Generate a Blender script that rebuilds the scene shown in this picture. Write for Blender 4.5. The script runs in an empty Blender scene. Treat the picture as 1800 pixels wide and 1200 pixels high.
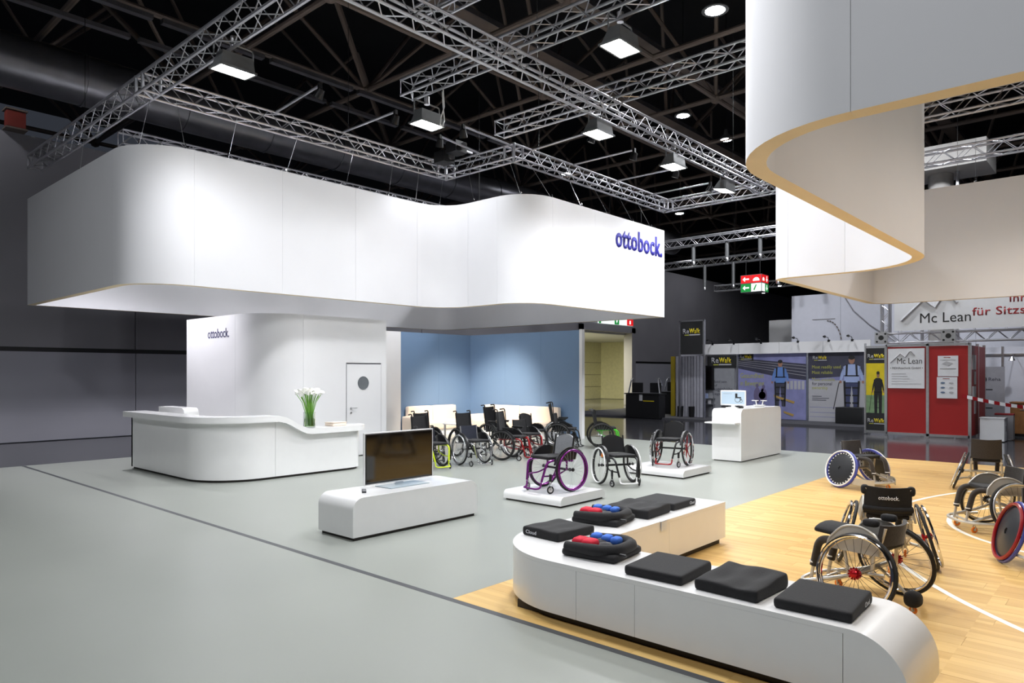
import bpy, bmesh, math, random
from mathutils import Vector, Matrix
random.seed(7)
S = bpy.context.scene
C = S.collection
R = math.radians
PI = math.pi

# ------------------------------------------------------------------ camera, world, exposure
cam_data = bpy.data.cameras.new('camera'); cam = bpy.data.objects.new('camera', cam_data); C.objects.link(cam)
cam_data.sensor_width = 36.0; cam_data.lens = 1238.0 / 1800.0 * 36.0
cam_data.shift_y = 56.0 / 1800.0
cam_data.clip_start = 0.05; cam_data.clip_end = 300
cam.location = (0, 0, 1.8)
cam.rotation_euler = (R(90), 0, R(41.88 - 90))
S.camera = cam
S.view_settings.view_transform = 'Standard'; S.view_settings.look = 'None'
S.view_settings.gamma = 1.0; S.view_settings.use_curve_mapping = False
S.view_settings.exposure = 0.0
world = bpy.data.worlds.new('world'); S.world = world; world.use_nodes = True
world.node_tree.nodes['Background'].inputs[0].default_value = (0.55, 0.62, 0.8, 1)
world.node_tree.nodes['Background'].inputs[1].default_value = 0.05

FLOOD = 600.0      # truss floodlights, watts
ARM = 36.0        # arm spotlights on the banner, watts
COOL = (0.95, 0.965, 1.0)
HALL = 900.0       # high hall lamps, watts
WARM = (1.0, 0.9, 0.79)

# ------------------------------------------------------------------ materials
def lin(c):
    return tuple(((v / 255.0) / 12.92 if v / 255.0 <= 0.04045 else ((v / 255.0 + 0.055) / 1.055) ** 2.4) for v in c)
MATS = {}
def mat(name, rgb, rough=0.5, metal=0.0, spec=0.5, var=0.06, scale=6.0, bump=0.0, emit=0.0, coat=0.0, trans=0.0, sheen=0.0):
    if name in MATS: return MATS[name]
    m = bpy.data.materials.new(name); m.use_nodes = True
    nt = m.node_tree; b = nt.nodes['Principled BSDF']
    c = lin(rgb)
    tc = nt.nodes.new('ShaderNodeTexCoord')
    nz = nt.nodes.new('ShaderNodeTexNoise'); nz.inputs['Scale'].default_value = scale; nz.inputs['Detail'].default_value = 3
    nt.links.new(tc.outputs['Object'], nz.inputs['Vector'])
    rp = nt.nodes.new('ShaderNodeValToRGB')
    rp.color_ramp.elements[0].position = 0.3; rp.color_ramp.elements[1].position = 0.7
    rp.color_ramp.elements[0].color = tuple(v * (1 - var) for v in c) + (1,)
    rp.color_ramp.elements[1].color = tuple(min(1, v * (1 + var)) for v in c) + (1,)
    nt.links.new(nz.outputs['Fac'], rp.inputs['Fac']); nt.links.new(rp.outputs['Color'], b.inputs['Base Color'])
    b.inputs['Roughness'].default_value = rough; b.inputs['Metallic'].default_value = metal
    b.inputs['Specular IOR Level'].default_value = spec
    b.inputs['Coat Weight'].default_value = coat
    b.inputs['Transmission Weight'].default_value = trans
    b.inputs['Sheen Weight'].default_value = sheen
    if bump:
        bp = nt.nodes.new('ShaderNodeBump'); bp.inputs['Strength'].default_value = bump; bp.inputs['Distance'].default_value = 0.01
        nt.links.new(nz.outputs['Fac'], bp.inputs['Height']); nt.links.new(bp.outputs['Normal'], b.inputs['Normal'])
    if emit:
        nt.links.new(rp.outputs['Color'], b.inputs['Emission Color']); b.inputs['Emission Strength'].default_value = emit
    MATS[name] = m
    return m

def wood_mat():
    m = bpy.data.materials.new('maple_parquet'); m.use_nodes = True
    nt = m.node_tree; b = nt.nodes['Principled BSDF']
    geo = nt.nodes.new('ShaderNodeNewGeometry')
    oi = nt.nodes.new('ShaderNodeObjectInfo')
    mp = nt.nodes.new('ShaderNodeMapping'); mp.inputs['Scale'].default_value = (15.4, 1.1, 1)
    nt.links.new(geo.outputs['Position'], mp.inputs['Vector'])
    # three strips per plank: white noise on snapped coordinates
    sn = nt.nodes.new('ShaderNodeVectorMath'); sn.operation = 'FLOOR'
    nt.links.new(mp.outputs['Vector'], sn.inputs[0])
    ad = nt.nodes.new('ShaderNodeVectorMath'); ad.operation = 'ADD'
    cb = nt.nodes.new('ShaderNodeCombineXYZ'); nt.links.new(oi.outputs['Random'], cb.inputs['Z'])
    nt.links.new(sn.outputs[0], ad.inputs[0]); nt.links.new(cb.outputs[0], ad.inputs[1])
    wn = nt.nodes.new('ShaderNodeTexWhiteNoise'); nt.links.new(ad.outputs[0], wn.inputs['Vector'])
    mp2 = nt.nodes.new('ShaderNodeMapping'); mp2.inputs['Scale'].default_value = (40, 1.6, 1)
    nt.links.new(geo.outputs['Position'], mp2.inputs['Vector'])
    nz = nt.nodes.new('ShaderNodeTexNoise'); nz.inputs['Scale'].default_value = 1.5; nz.inputs['Detail'].default_value = 4
    nt.links.new(mp2.outputs[0], nz.inputs['Vector'])
    mx = nt.nodes.new('ShaderNodeMath'); mx.operation = 'MULTIPLY_ADD'; mx.inputs[1].default_value = 0.55
    ml = nt.nodes.new('ShaderNodeMath'); ml.operation = 'MULTIPLY'; ml.inputs[1].default_value = 0.45
    nt.links.new(wn.outputs['Value'], mx.inputs[0]); nt.links.new(nz.outputs['Fac'], ml.inputs[0]); nt.links.new(ml.outputs[0], mx.inputs[2])
    rp = nt.nodes.new('ShaderNodeValToRGB')
    rp.color_ramp.elements[0].position = 0.1; rp.color_ramp.elements[1].position = 0.85
    rp.color_ramp.elements[0].color = lin((198, 155, 88)) + (1,); rp.color_ramp.elements[1].color = lin((228, 192, 124)) + (1,)
    nt.links.new(mx.outputs[0], rp.inputs['Fac']); nt.links.new(rp.outputs[0], b.inputs['Base Color'])
    b.inputs['Roughness'].default_value = 0.32
    return m

def emis(name, rgb, strength):
    if name in MATS: return MATS[name]
    m = bpy.data.materials.new(name); m.use_nodes = True
    nt = m.node_tree; b = nt.nodes['Principled BSDF']
    b.inputs['Base Color'].default_value = tuple(v * 0.6 for v in lin(rgb)) + (1,)
    b.inputs['Emission Color'].default_value = lin(rgb) + (1,); b.inputs['Emission Strength'].default_value = strength
    MATS[name] = m
    return m

M_GREYFLOOR = mat('grey_vinyl_floor', (152, 156, 150), 0.3, var=0.025, scale=0.6, spec=0.45)
M_HALLFLOOR = mat('polished_dark_screed', (62, 62, 66), 0.12, var=0.12, scale=0.9, spec=0.6)
M_CARPET = mat('charcoal_carpet', (70, 70, 76), 0.95, var=0.12, scale=60, bump=0.2)
M_WOOD = wood_mat()
M_LINEPAINT = mat('court_line_paint', (240, 238, 230), 0.4)
M_SEAM = mat('floor_edge_strip', (72, 74, 78), 0.4)
M_BANNER = mat('white_banner_panel', (226, 226, 230), 0.75, var=0.01, scale=1.5)
M_EDGE = mat('beige_panel_edge', (228, 210, 176), 0.7, var=0.03, scale=3)
M_WHITE = mat('white_lacquer', (240, 240, 240), 0.22, var=0.01, coat=0.3)
M_WALLW = mat('white_panel', (232, 232, 234), 0.45, var=0.012, scale=2)
M_PLINTH = mat('dark_plinth', (52, 46, 42), 0.6)
M_BLUE = mat('blue_wall_paint', (108, 136, 170), 0.55, var=0.02, scale=1)
M_HALLWALL = mat('dark_grey_hall_cladding', (140, 138, 144), 0.5, var=0.08, scale=0.5)
M_HALLWALL2 = mat('grey_hall_lower_cladding', (164, 164, 174), 0.35, var=0.05, scale=0.5)
M_BLACK = mat('black_satin', (18, 18, 20), 0.4)
M_FABRIC = mat('black_fabric', (19, 19, 22), 0.85, var=0.2, scale=90, bump=0.15, sheen=0.06)
M_FABRIC2 = mat('dark_grey_fabric', (52, 52, 56), 0.85, var=0.2, scale=70, bump=0.2, sheen=0.2)
M_BROWNFAB = mat('black_brown_fabric', (44, 38, 34), 0.85, var=0.2, scale=50, bump=0.2, sheen=0.2)
M_NAVY = mat('navy_fabric', (30, 34, 48), 0.85, var=0.2, scale=60, bump=0.2)
M_RUBBER = mat('black_rubber', (22, 22, 23), 0.65)
M_ALU = mat('brushed_aluminium', (205, 205, 208), 0.28, metal=1.0, var=0.05, scale=20)
M_TRUSS = mat('aluminium_truss_tube', (196, 196, 202), 0.34, metal=0.85, var=0.08, scale=5)
M_CHROME = mat('polished_chrome', (225, 225, 230), 0.1, metal=1.0)
M_SILVER = mat('silver_paint', (196, 192, 184), 0.35, metal=0.5)
M_STEELDARK = mat('dark_roof_steel', (112, 100, 92), 0.6, metal=0.2, var=0.15, scale=2)
M_DUCT = mat('spiral_duct_metal', (130, 130, 136), 0.35, metal=0.8, var=0.1, scale=2)
M_CEIL = mat('black_roof_deck', (26, 26, 28), 0.9)
M_PURPLE = mat('purple_anodised', (124, 40, 128), 0.25, metal=0.6)
M_RED = mat('red_lacquer', (142, 12, 20), 0.3)
M_REDFAB = mat('red_jersey_fabric', (202, 22, 52), 0.8, var=0.08, scale=50)
M_BLUEFAB = mat('blue_jersey_fabric', (62, 112, 206), 0.8, var=0.08, scale=50)
M_REDHUB = mat('red_anodised_hub', (170, 18, 28), 0.25, metal=0.6)
M_GREEN = mat('green_lacquer', (70, 196, 40), 0.3)
M_LIME = mat('lime_lacquer', (196, 216, 30), 0.3)
M_DKBLUE = mat('blue_plastic', (62, 70, 150), 0.35)
M_ORANGE = mat('orange_caster_rubber', (236, 130, 36), 0.45)
M_ORANGEREF = mat('orange_reflector', (240, 130, 30), 0.3)
M_LOGO = mat('indigo_lettering', (46, 44, 150), 0.5, var=0.02)
M_LOGODK = mat('dark_indigo_lettering', (48, 44, 92), 0.5, var=0.02)
M_REDPANEL = mat('red_booth_panel', (158, 14, 12), 0.5, var=0.03, scale=2)
M_PAPER = mat('white_paper_print', (224, 226, 230), 0.6, var=0.02)
M_INK = mat('black_ink', (30, 30, 32), 0.7)
M_GREYINK = mat('grey_ink', (176, 176, 180), 0.7)
M_REDINK = mat('dark_red_ink', (150, 32, 38), 0.7)
M_YELLOW = mat('yellow_print', (222, 200, 20), 0.6)
M_YGREEN = mat('yellow_green_print', (166, 168, 70), 0.6)
M_SKIN = mat('skin_print', (150, 110, 90), 0.7)
M_GLASSGREY = mat('grey_glass', (110, 114, 118), 0.1)
M_CREAM = mat('cream_upholstery', (236, 220, 204), 0.7, var=0.02, scale=4)
M_TAN = mat('warm_lobby_wall', (206, 203, 170), 0.6)
M_OAK = mat('oak_cabinet', (150, 104, 60), 0.5, var=0.15, scale=8)
M_SCREEN = mat('tv_glass', (10, 8, 7), 0.06, spec=0.8, var=0.02)
M_LAMPGLASS = emis('floodlight_glass', (255, 255, 246), 40.0)
M_LAMPBODY = mat('grey_lamp_housing', (120, 122, 124), 0.45, metal=0.4)
M_STAR = emis('hall_lamp_glass', (246, 248, 255), 60.0)
M_STEM = mat('green_stem', (120, 176, 70), 0.5)
M_PETAL = mat('white_petal', (246, 246, 240), 0.5)

# ------------------------------------------------------------------ mesh helpers
class MB:
    def __init__(s): s.v = []; s.f = []; s.m = []
    def add(s, vs, fs, mi=0):
        o = len(s.v); s.v += [tuple(p) for p in vs]; s.f += [tuple(i + o for i in f) for f in fs]; s.m += [mi] * len(fs)
        return s
    def box(s, x0, x1, y0, y1, z0, z1, mi=0):
        return s.add([(x0,y0,z0),(x1,y0,z0),(x1,y1,z0),(x0,y1,z0),(x0,y0,z1),(x1,y0,z1),(x1,y1,z1),(x0,y1,z1)],
                     [(0,3,2,1),(4,5,6,7),(0,1,5,4),(1,2,6,5),(2,3,7,6),(3,0,4,7)], mi)
    def prism(s, poly, axis, a, b, mi=0):
        """poly: 2D ring; axis 'x' -> (y,z), 'y' -> (x,z), 'z' -> (x,y); extruded from a to b"""
        def P(p, t):
            return {'x': (t, p[0], p[1]), 'y': (p[0], t, p[1]), 'z': (p[0], p[1], t)}[axis]
        n = len(poly); vs = [P(p, a) for p in poly] + [P(p, b) for p in poly]
        fs = [tuple(range(n))[::-1], tuple(range(n, 2 * n))] + [(i, (i + 1) % n, n + (i + 1) % n, n + i) for i in range(n)]
        return s.add(vs, fs, mi)
    def tube(s, pts, r, n=8, closed=False, mi=0, caps=True):
        pts = [Vector(p) for p in pts]; k = len(pts)
        rs = r if isinstance(r, (list, tuple)) else [r] * k
        tang = []
        for i in range(k):
            if closed: t = pts[(i + 1) % k] - pts[i - 1]
            else: t = pts[min(i + 1, k - 1)] - pts[max(i - 1, 0)]
            tang.append(t.normalized() if t.length > 1e-9 else Vector((0, 0, 1)))
        up = Vector((0, 0, 1)) if abs(tang[0].z) < 0.9 else Vector((1, 0, 0))
        nrm = tang[0].cross(up).normalized(); vs = []
        for i in range(k):
            if i: 
                nrm = (nrm - tang[i] * nrm.dot(tang[i]))
                nrm = nrm.normalized() if nrm.length > 1e-6 else tang[i].orthogonal().normalized()
            bi = tang[i].cross(nrm)
            for j in range(n):
                a = 2 * PI * j / n
                vs.append(pts[i] + (nrm * math.cos(a) + bi * math.sin(a)) * rs[i])
        fs = []
        for i in range(k if closed else k - 1):
            a = i * n; b = ((i + 1) % k) * n
            for j in range(n): fs.append((a + j, a + (j + 1) % n, b + (j + 1) % n, b + j))
        if not closed and caps:
            fs.append(tuple(range(n))[::-1]); fs.append(tuple(range((k - 1) * n, k * n)))
        return s.add(vs, fs, mi)
    def lathe(s, prof, axis='z', n=20, c=(0, 0, 0), mi=0):
        """prof: (radius, height) list, open ends get capped"""
        vs = []; k = len(prof)
        for r, h in prof:
            for j in range(n):
                a = 2 * PI * j / n; u, w = r * math.cos(a), r * math.sin(a)
                p = {'z': (u, w, h), 'y': (w, h, u), 'x': (h, u, w)}[axis]
                vs.append((p[0] + c[0], p[1] + c[1], p[2] + c[2]))
        fs = [(i*n + j, i*n + (j+1) % n, (i+1)*n + (j+1) % n, (i+1)*n + j) for i in range(k-1) for j in range(n)]
        if prof[0][0] > 1e-6: fs.append(tuple(range(n))[::-1])
        if prof[-1][0] > 1e-6: fs.append(tuple(range((k-1)*n, k*n)))
        return s.add(vs, fs, mi)
    def torus(s, Rm, r, axis='y', n=36, k=8, c=(0, 0, 0), mi=0, flat=1.0):
        pts = []
        vs = []
        for i in range(n):
            a = 2 * PI * i / n
            for j in range(k):
                b = 2 * PI * j / k
                rr = Rm + r * math.cos(b); h = r * flat * math.sin(b)
                p = {'y': (rr*math.cos(a), h, rr*math.sin(a)), 'z': (rr*math.cos(a), rr*math.sin(a), h), 'x': (h, rr*math.cos(a), rr*math.sin(a))}[axis]
                vs.append((p[0]+c[0], p[1]+c[1], p[2]+c[2]))
        fs = [(i*k+j, ((i+1) % n)*k+j, ((i+1) % n)*k+(j+1) % k, i*k+(j+1) % k) for i in range(n) for j in range(k)]
        return s.add(vs, fs, mi)
    def rbox(s, c, size, r, cuts=6, fn=None, mi=0):
        """rounded box, cuts segments a side; fn(x,y,z local)->new local point"""
        h = [v / 2 for v in size]; r = min(r, min(h) * 0.999)
        idx = {}; vs = []; fs = []
        def vert(p):
            key = tuple(round(q, 5) for q in p)
            if key not in idx:
                idx[key] = len(vs)
                q = [p[i] * h[i] for i in range(3)]
                inn = [max(-(h[i]-r), min(h[i]-r, q[i])) for i in range(3)]
                d = Vector([q[i]-inn[i] for i in range(3)])
                if d.length > 1e-9: d = d.normalized() * r
                w = tuple(inn[i] + d[i] for i in range(3))
                if fn: w = fn(*w)
                vs.append((w[0]+c[0], w[1]+c[1], w[2]+c[2]))
            return idx[key]
        # parameter spacing denser at the rim
        t = [-1 + 2 * i / cuts for i in range(cuts + 1)]
        def ease(a): return math.copysign(1 - (1 - abs(a)) ** 1.6, a)
        t = [ease(a) for a in t]
        for ax in range(3):
            for sg in (-1, 1):
                for i in range(cuts):
                    for j in range(cuts):
                        q = []
                        for (a, b) in ((i, j), (i+1, j), (i+1, j+1), (i, j+1)):
                            p = [0, 0, 0]; p[ax] = sg; p[(ax+1) % 3] = t[a]; p[(ax+2) % 3] = t[b]; q.append(vert(p))
                        fs.append(tuple(q) if sg > 0 else tuple(q[::-1]))
        return s.add(vs, fs, mi)
    def mesh(s, name, mats, smooth=True, angle=38):
        me = bpy.data.meshes.new(name); me.from_pydata(s.v, [], s.f)
        for m in (mats if isinstance(mats, (list, tuple)) else [mats]): me.materials.append(m)
        me.polygons.foreach_set('material_index', s.m)
        if smooth:
            me.polygons.foreach_set('use_smooth', [True] * len(me.polygons))
            me.set_sharp_from_angle(angle=R(angle))
        me.update()
        return me
    def obj(s, name, mats, parent=None, loc=(0, 0, 0), rot=None, smooth=True, angle=38):
        return link(name, s.mesh(name, mats, smooth, angle), parent, loc, rot)

def link(name, me, parent=None, loc=(0, 0, 0), rot=None):
    o = bpy.data.objects.new(name, me); C.objects.link(o)
    if parent is not None: o.parent = parent
    o.location = loc
    if rot is not None: o.rotation_euler = rot
    return o
def tag(o, label, cat, group=None):
    o['label'] = label; o['category'] = cat
    if group: o['group'] = group
    return o
def struct(o): o['kind'] = 'structure'; return o
def thing(name, label, cat, loc=(0, 0, 0), rotz=0.0, group=None):
    o = bpy.data.objects.new(name, None); C.objects.link(o); o.empty_display_size = 0.1
    o.location = loc; o.rotation_euler = (0, 0, rotz)
    return tag(o, label, cat, group)

FACE = {'-x': Matrix(((0, 0, -1), (-1, 0, 0), (0, 1, 0))), '-y': Matrix(((1, 0, 0), (0, 0, -1), (0, 1, 0))),
        'z': Matrix.Identity(3), '+x': Matrix(((0, 0, 1), (1, 0, 0), (0, 1, 0)))}
def text(name, s, width, material, parent, loc, face='-y', depth=0.004, bold=0.0, height=None, M=None):
    """lettering as a mesh: baseline-left at loc, scaled to the given width"""
    cu = bpy.data.curves.new(name, 'FONT'); cu.body = s; cu.size = 1.0; cu.extrude = 0.0; cu.offset = bold; cu.resolution_u = 3; cu.space_character = 1.0 + bold * 4
    t = bpy.data.objects.new(name, cu); C.objects.link(t)
    bpy.context.view_layer.update()
    dg = bpy.context.evaluated_depsgraph_get()
    me = bpy.data.meshes.new_from_object(t.evaluated_get(dg)); bpy.data.objects.remove(t); bpy.data.curves.remove(cu)
    xs = [v.co.x for v in me.vertices]; x0, x1 = min(xs), max(xs); k = width / (x1 - x0)
    ky = k if height is None else height / 0.72
    bm = bmesh.new(); bm.from_mesh(me)
    for v in bm.verts: v.co = Vector(((v.co.x - x0) * k, v.co.y * ky, 0))
    if depth > 0:
        g = bmesh.ops.extrude_face_region(bm, geom=bm.faces[:])
        for e in g['geom']:
            if isinstance(e, bmesh.types.BMVert): e.co.z += depth
    bm.to_mesh(me); bm.free(); me.materials.clear(); me.materials.append(material); me.name = name
    o = link(name, me, parent, loc)
    o.rotation_euler = (M or FACE[face]).to_euler()
    return o

def arc(c, r, a0, a1, n=8):
    return [(c[0] + r * math.cos(R(a0 + (a1 - a0) * i / n)), c[1] + r * math.sin(R(a0 + (a1 - a0) * i / n))) for i in range(n + 1)]
def fillet(pts, rad, n=5):
    """round the inner corners of a 3D polyline"""
    pts = [Vector(p) for p in pts]; out = [pts[0]]
    for i in range(1, len(pts) - 1):
        a, b, c = pts[i-1], pts[i], pts[i+1]
        u = (a - b); w = (c - b); d = min(rad, u.length * 0.48, w.length * 0.48)
        p, q = b + u.normalized() * d, b + w.normalized() * d
        for j in range(n + 1):
            t = j / n; out.append((1-t)**2 * p + 2*t*(1-t) * b + t*t * q)
    out.append(pts[-1])
    return out

_unit = {}
def unit_cyl(material, n=6):
    key = (material.name, n)
    if key not in _unit:
        _unit[key] = MB().lathe([(1, 0), (1, 1)], 'z', n).mesh('tube', material)
    return _unit[key]
def rod(name, p, q, r, material, parent=None, n=6):
    p, q = Vector(p), Vector(q); d = q - p
    o = link(name, unit_cyl(material, n), parent, p)
    o.rotation_euler = d.to_track_quat('Z', 'Y').to_euler(); o.scale = (r, r, d.length)
    return o
# ================================================================== the hall
fl = struct(MB().box(-25, 75, -30, 40, -0.3, -0.02).obj('floor', M_HALLFLOOR, smooth=False))
st = struct(MB().box(-14, 3.82, -12, 16.23, -0.02, 0.0).obj('floor_aisle', M_GREYFLOOR, smooth=False))
st = struct(MB().box(3.88, 16.52, 4.12, 16.23, -0.02, 0.0).obj('floor_stand', M_GREYFLOOR, smooth=False))
st = struct(MB().box(3.82, 3.88, -12, 16.23, -0.02, 0.001).obj('trim_1', M_SEAM, smooth=False))
# sports floor of single boards
wf = bpy.data.objects.new('floor_wood', None); C.objects.link(wf); struct(wf)
PLW, PLL = 0.1972, 1.66
plank_me = {}
for i in range(64):
    x0 = 3.88 + i * PLW; off = (i * 0.61) % PLL
    y = 4.12; first = True
    while y > -2.4:
        L = off if first and off > 0.25 else PLL
        first = False
        L = min(L, y + 2.5)
        key = round(L, 3)
        if key not in plank_me:
            plank_me[key] = MB().box(0.0008, PLW - 0.0008, -L + 0.0008, -0.0008, -0.02, 0.0).mesh('plank', M_WOOD, smooth=False)
        link('plank', plank_me[key], wf, (x0, y, -0.0005 * random.random()))
        y -= L
def ring_strip(c, r, w, a0, a1, n=40):
    m = MB(); vs = []
    for i in range(n + 1):
        a = R(a0 + (a1 - a0) * i / n)
        for rr in (r - w / 2, r + w / 2): vs.append((c[0] + rr * math.cos(a), c[1] + rr * math.sin(a), 0.0012))
    return m.add(vs, [(2*i, 2*i+1, 2*i+3, 2*i+2) for i in range(n)])
ln = struct(bpy.data.objects.new('trim_2', None)); C.objects.link(ln)
ring_strip((10.3, -3.3), 5.78, 0.055, 30, 172, 60).obj('court_line', M_LINEPAINT, ln)
ring_strip((10.3, 0.0), 1.8, 0.055, 0, 360, 60).obj('court_line', M_LINEPAINT, ln)

# long left hall wall with lit lobby opening
YW = 22.0
w = struct(bpy.data.objects.new('wall_left', None)); C.objects.link(w)
for k, (a, b) in enumerate(((-16, -4), (-4, 8), (8, 19), (19, 29.9))):
    MB().box(a + 0.01, b - 0.01, YW, YW + 0.3, 2.5, 8.1).obj('upper_cladding', M_HALLWALL, w, smooth=False)
    MB().box(a + 0.01, b - 0.01, YW - 0.03, YW + 0.3, 0.0, 2.38).obj('lower_cladding', M_HALLWALL2, w, smooth=False)
for a, b in ((34.9, 46), (46, 60)):
    MB().box(a + 0.01, b - 0.01, YW, YW + 0.3, 2.5, 8.1).obj('upper_cladding', M_HALLWALL, w, smooth=False)
    MB().box(a + 0.01, b - 0.01, YW - 0.03, YW + 0.3, 0.0, 2.38).obj('lower_cladding', M_HALLWALL2, w, smooth=False)
MB().box(29.9, 34.9, YW, YW + 0.3, 4.35, 8.1).obj('upper_cladding', M_HALLWALL, w, smooth=False)
MB().box(-16, 29.9, YW + 0.02, YW + 0.3, 2.38, 2.5).obj('black_groove', M_BLACK, w, smooth=False)  # black stripe between upper and lower cladding
MB().box(34.9, 60, YW + 0.02, YW + 0.3, 2.38, 2.5).obj('black_groove', M_BLACK, w, smooth=False)
# lobby behind the opening
lb = struct(bpy.data.objects.new('wall_lobby', None)); C.objects.link(lb)
MB().box(29.6, 42, 29.0, 29.2, 0, 4.2).obj('rear_panel', M_TAN, lb, smooth=False)
MB().box(41.9, 42.1, 22.3, 29.2, 0, 4.2).obj('side_panel', M_TAN, lb, smooth=False)
MB().box(29.6, 29.8, 22.3, 29.2, 0, 4.2).obj('side_panel', M_TAN, lb, smooth=False)
MB().box(29.6, 42.1, 22.3, 29.2, 4.0, 4.2).obj('lobby_ceiling', M_WALLW, lb, smooth=False)
for z in (0.85, 1.7, 2.55):
    MB().box(29.8, 41.9, 28.985, 29.0, z, z + 0.025).obj('panel_joint', M_STEELDARK, lb, smooth=False)
pt = struct(bpy.data.objects.new('door_1', None)); C.objects.link(pt)
MB().box(29.75, 29.95, 21.8, 22.35, 0, 4.4).obj('jamb', M_HALLWALL, pt, smooth=False)
MB().box(34.6, 35.0, 21.8, 22.35, 0, 4.4).obj('jamb', M_HALLWALL, pt, smooth=False)
MB().box(29.75, 35.0, 21.8, 22.35, 4.1, 4.5).obj('head', M_HALLWALL, pt, smooth=False)
d2 = struct(bpy.data.objects.new('door_2', None)); C.objects.link(d2)
MB().box(37.2, 38.9, 28.93, 28.99, 0, 2.7).obj('door_leaf', mat('olive_door', (92, 92, 66), 0.4), d2, smooth=False)
MB().box(37.05, 37.2, 28.9, 28.99, 0, 2.8).obj('door_frame', M_STEELDARK, d2, smooth=False)
MB().box(38.9, 39.05, 28.9, 28.99, 0, 2.8).obj('door_frame', M_STEELDARK, d2, smooth=False)
for q in (37.45, 38.3):
    MB().box(q, q + 0.3, 28.91, 28.93, 1.35, 1.6, 0).box(q + 0.05, q + 0.25, 28.9, 28.91, 1.27, 1.34, 1).obj('door_notice', [M_REDINK, M_PAPER], d2, smooth=False)
MB().box(34.0, 35.0, 28.95, 28.99, 1.5, 1.95).obj('wall_notice', M_PAPER, lb, smooth=False)
lp = thing('lobby_ceiling_panel', 'glowing square panel in the lobby ceiling behind the doorway', 'ceiling light', (32.3, 25.0, 3.98))
MB().box(-0.65, 0.65, -0.65, 0.65, -0.04, 0.0).obj('frame', M_ALU, lp, smooth=False)
MB().box(-0.6, 0.6, -0.6, 0.6, -0.05, -0.041).obj('diffuser', emis('lobby_panel', (255, 250, 225), 9.0), lp, smooth=False)
ld = bpy.data.lights.new('lobby_light', 'AREA'); ld.energy = 800; ld.size = 1.2; ld.color = (1.0, 0.95, 0.72)
lo = bpy.data.objects.new('lobby_light', ld); C.objects.link(lo); lo.parent = lp; lo.location = (0, 0, -0.06)

struct(MB().box(60, 60.4, -30, 40, 0, 14).obj('wall_far', M_CEIL, smooth=False))
struct(MB().box(-25, 75, -30, 40, 14.5, 14.8).obj('ceiling', M_CEIL, smooth=False))

# roof space frame
rf = struct(bpy.data.objects.new('ceiling_frame', None)); C.objects.link(rf)
GX = [1.45 + 3.65 * i for i in range(-1, 14)]; GY = [24.1 - 3.65 * j for j in range(-1, 9)]
for y in GY: rod('roof_chord', (GX[0], y, 10.0), (GX[-1], y, 10.0), 0.075, M_STEELDARK, rf, 8)
for x in GX: rod('roof_chord', (x, GY[0], 10.0), (x, GY[-1], 10.0), 0.075, M_STEELDARK, rf, 8)
node_me = MB().lathe([(0.0, -0.17), (0.12, -0.12), (0.17, 0), (0.12, 0.12), (0.0, 0.17)], 'z', 10).mesh('roof_node', M_STEELDARK)
for i, x in enumerate(GX):
    for j, y in enumerate(GY):
        if (i + j) % 2 == 1 and x < 46:
            link('roof_node', node_me, rf, (x, y, 10.0))
            for sx, sy in ((1, 1), (1, -1), (-1, 1), (-1, -1)):
                rod('roof_diagonal', (x, y, 10.0), (x + sx * 3.65, y + sy * 1.8, 14.0), 0.06, M_STEELDARK, rf, 6)

def duct(label, y, z, r, x0, x1, step):
    t = thing('ventilation_duct', label, 'duct', (x0, y, z))
    n = int((x1 - x0) / step)
    for i in range(n):
        MB().lathe([(r, i*step + 0.02), (r, (i+1)*step - 0.02)], 'x', 28).obj('duct_section', M_DUCT, t)
        MB().lathe([(r + 0.025, (i+1)*step - 0.03), (r + 0.025, (i+1)*step + 0.03)], 'x', 28).obj('duct_collar', M_DUCT, t)
duct('wide round metal air duct running above the long dark wall', 20.0, 9.2, 0.62, -9, 36, 2.5)
# strip pipes under the roof
for k, (y, z, lab) in enumerate(((16.1, 9.55, 'upper of two thin grey cable rails under the roof at left'), (17.4, 9.55, 'lower of two thin grey cable rails under the roof at left'))):
    t = thing('cable_rail', lab, 'rail', (-4, y, z))
    for i in range(9): MB().box(i * 2.6, i * 2.6 + 2.4, -0.08, 0.08, -0.05, 0.05).obj('rail_segment', M_DUCT, t, smooth=False)
for k, (y, z) in enumerate(((12.4, 10.6), (10.0, 10.6), (5.2, 10.6), (1.2, 10.6))):
    t = thing('roof_cable_tray', ['dark cable tray under the roof above the white ring of the reception', 'dark cable tray under the roof nearest the truss crossing',
        'dark cable tray under the roof beyond the middle truss', 'dark cable tray under the roof behind the grey ring'][k], 'cable tray', (8, y, z))
    MB().box(0, 40, -0.2, 0.2, -0.02, 0.0).obj('tray_bed', M_STEELDARK, t, smooth=False)
    for s_ in (-1, 1): MB().box(0, 40, s_*0.2 - 0.01, s_*0.2 + 0.01, -0.02, 0.12).obj('tray_side', M_DUCT, t, smooth=False)

# hall column on the far right
col = thing('hall_column', 'round grey hall column rising behind the foreground ring', 'column', (25.0, 4.65, 0))
MB().lathe([(0.34, 0), (0.34, 8.0)], 'z', 24).obj('shaft', mat('column_concrete', (150, 148, 146), 0.7), col)
MB().box(-0.9, 0.9, -1.3, 1.3, 7.9, 8.6).obj('capital', mat('column_concrete', (150, 148, 146)), col, smooth=False)
for y in (-0.45, 0.45): MB().lathe([(0.05, 0), (0.05, 7.9)], 'z', 8, c=(-0.2, y * 1.05, 0)).obj('drain_pipe', M_TRUSS, col)

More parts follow.
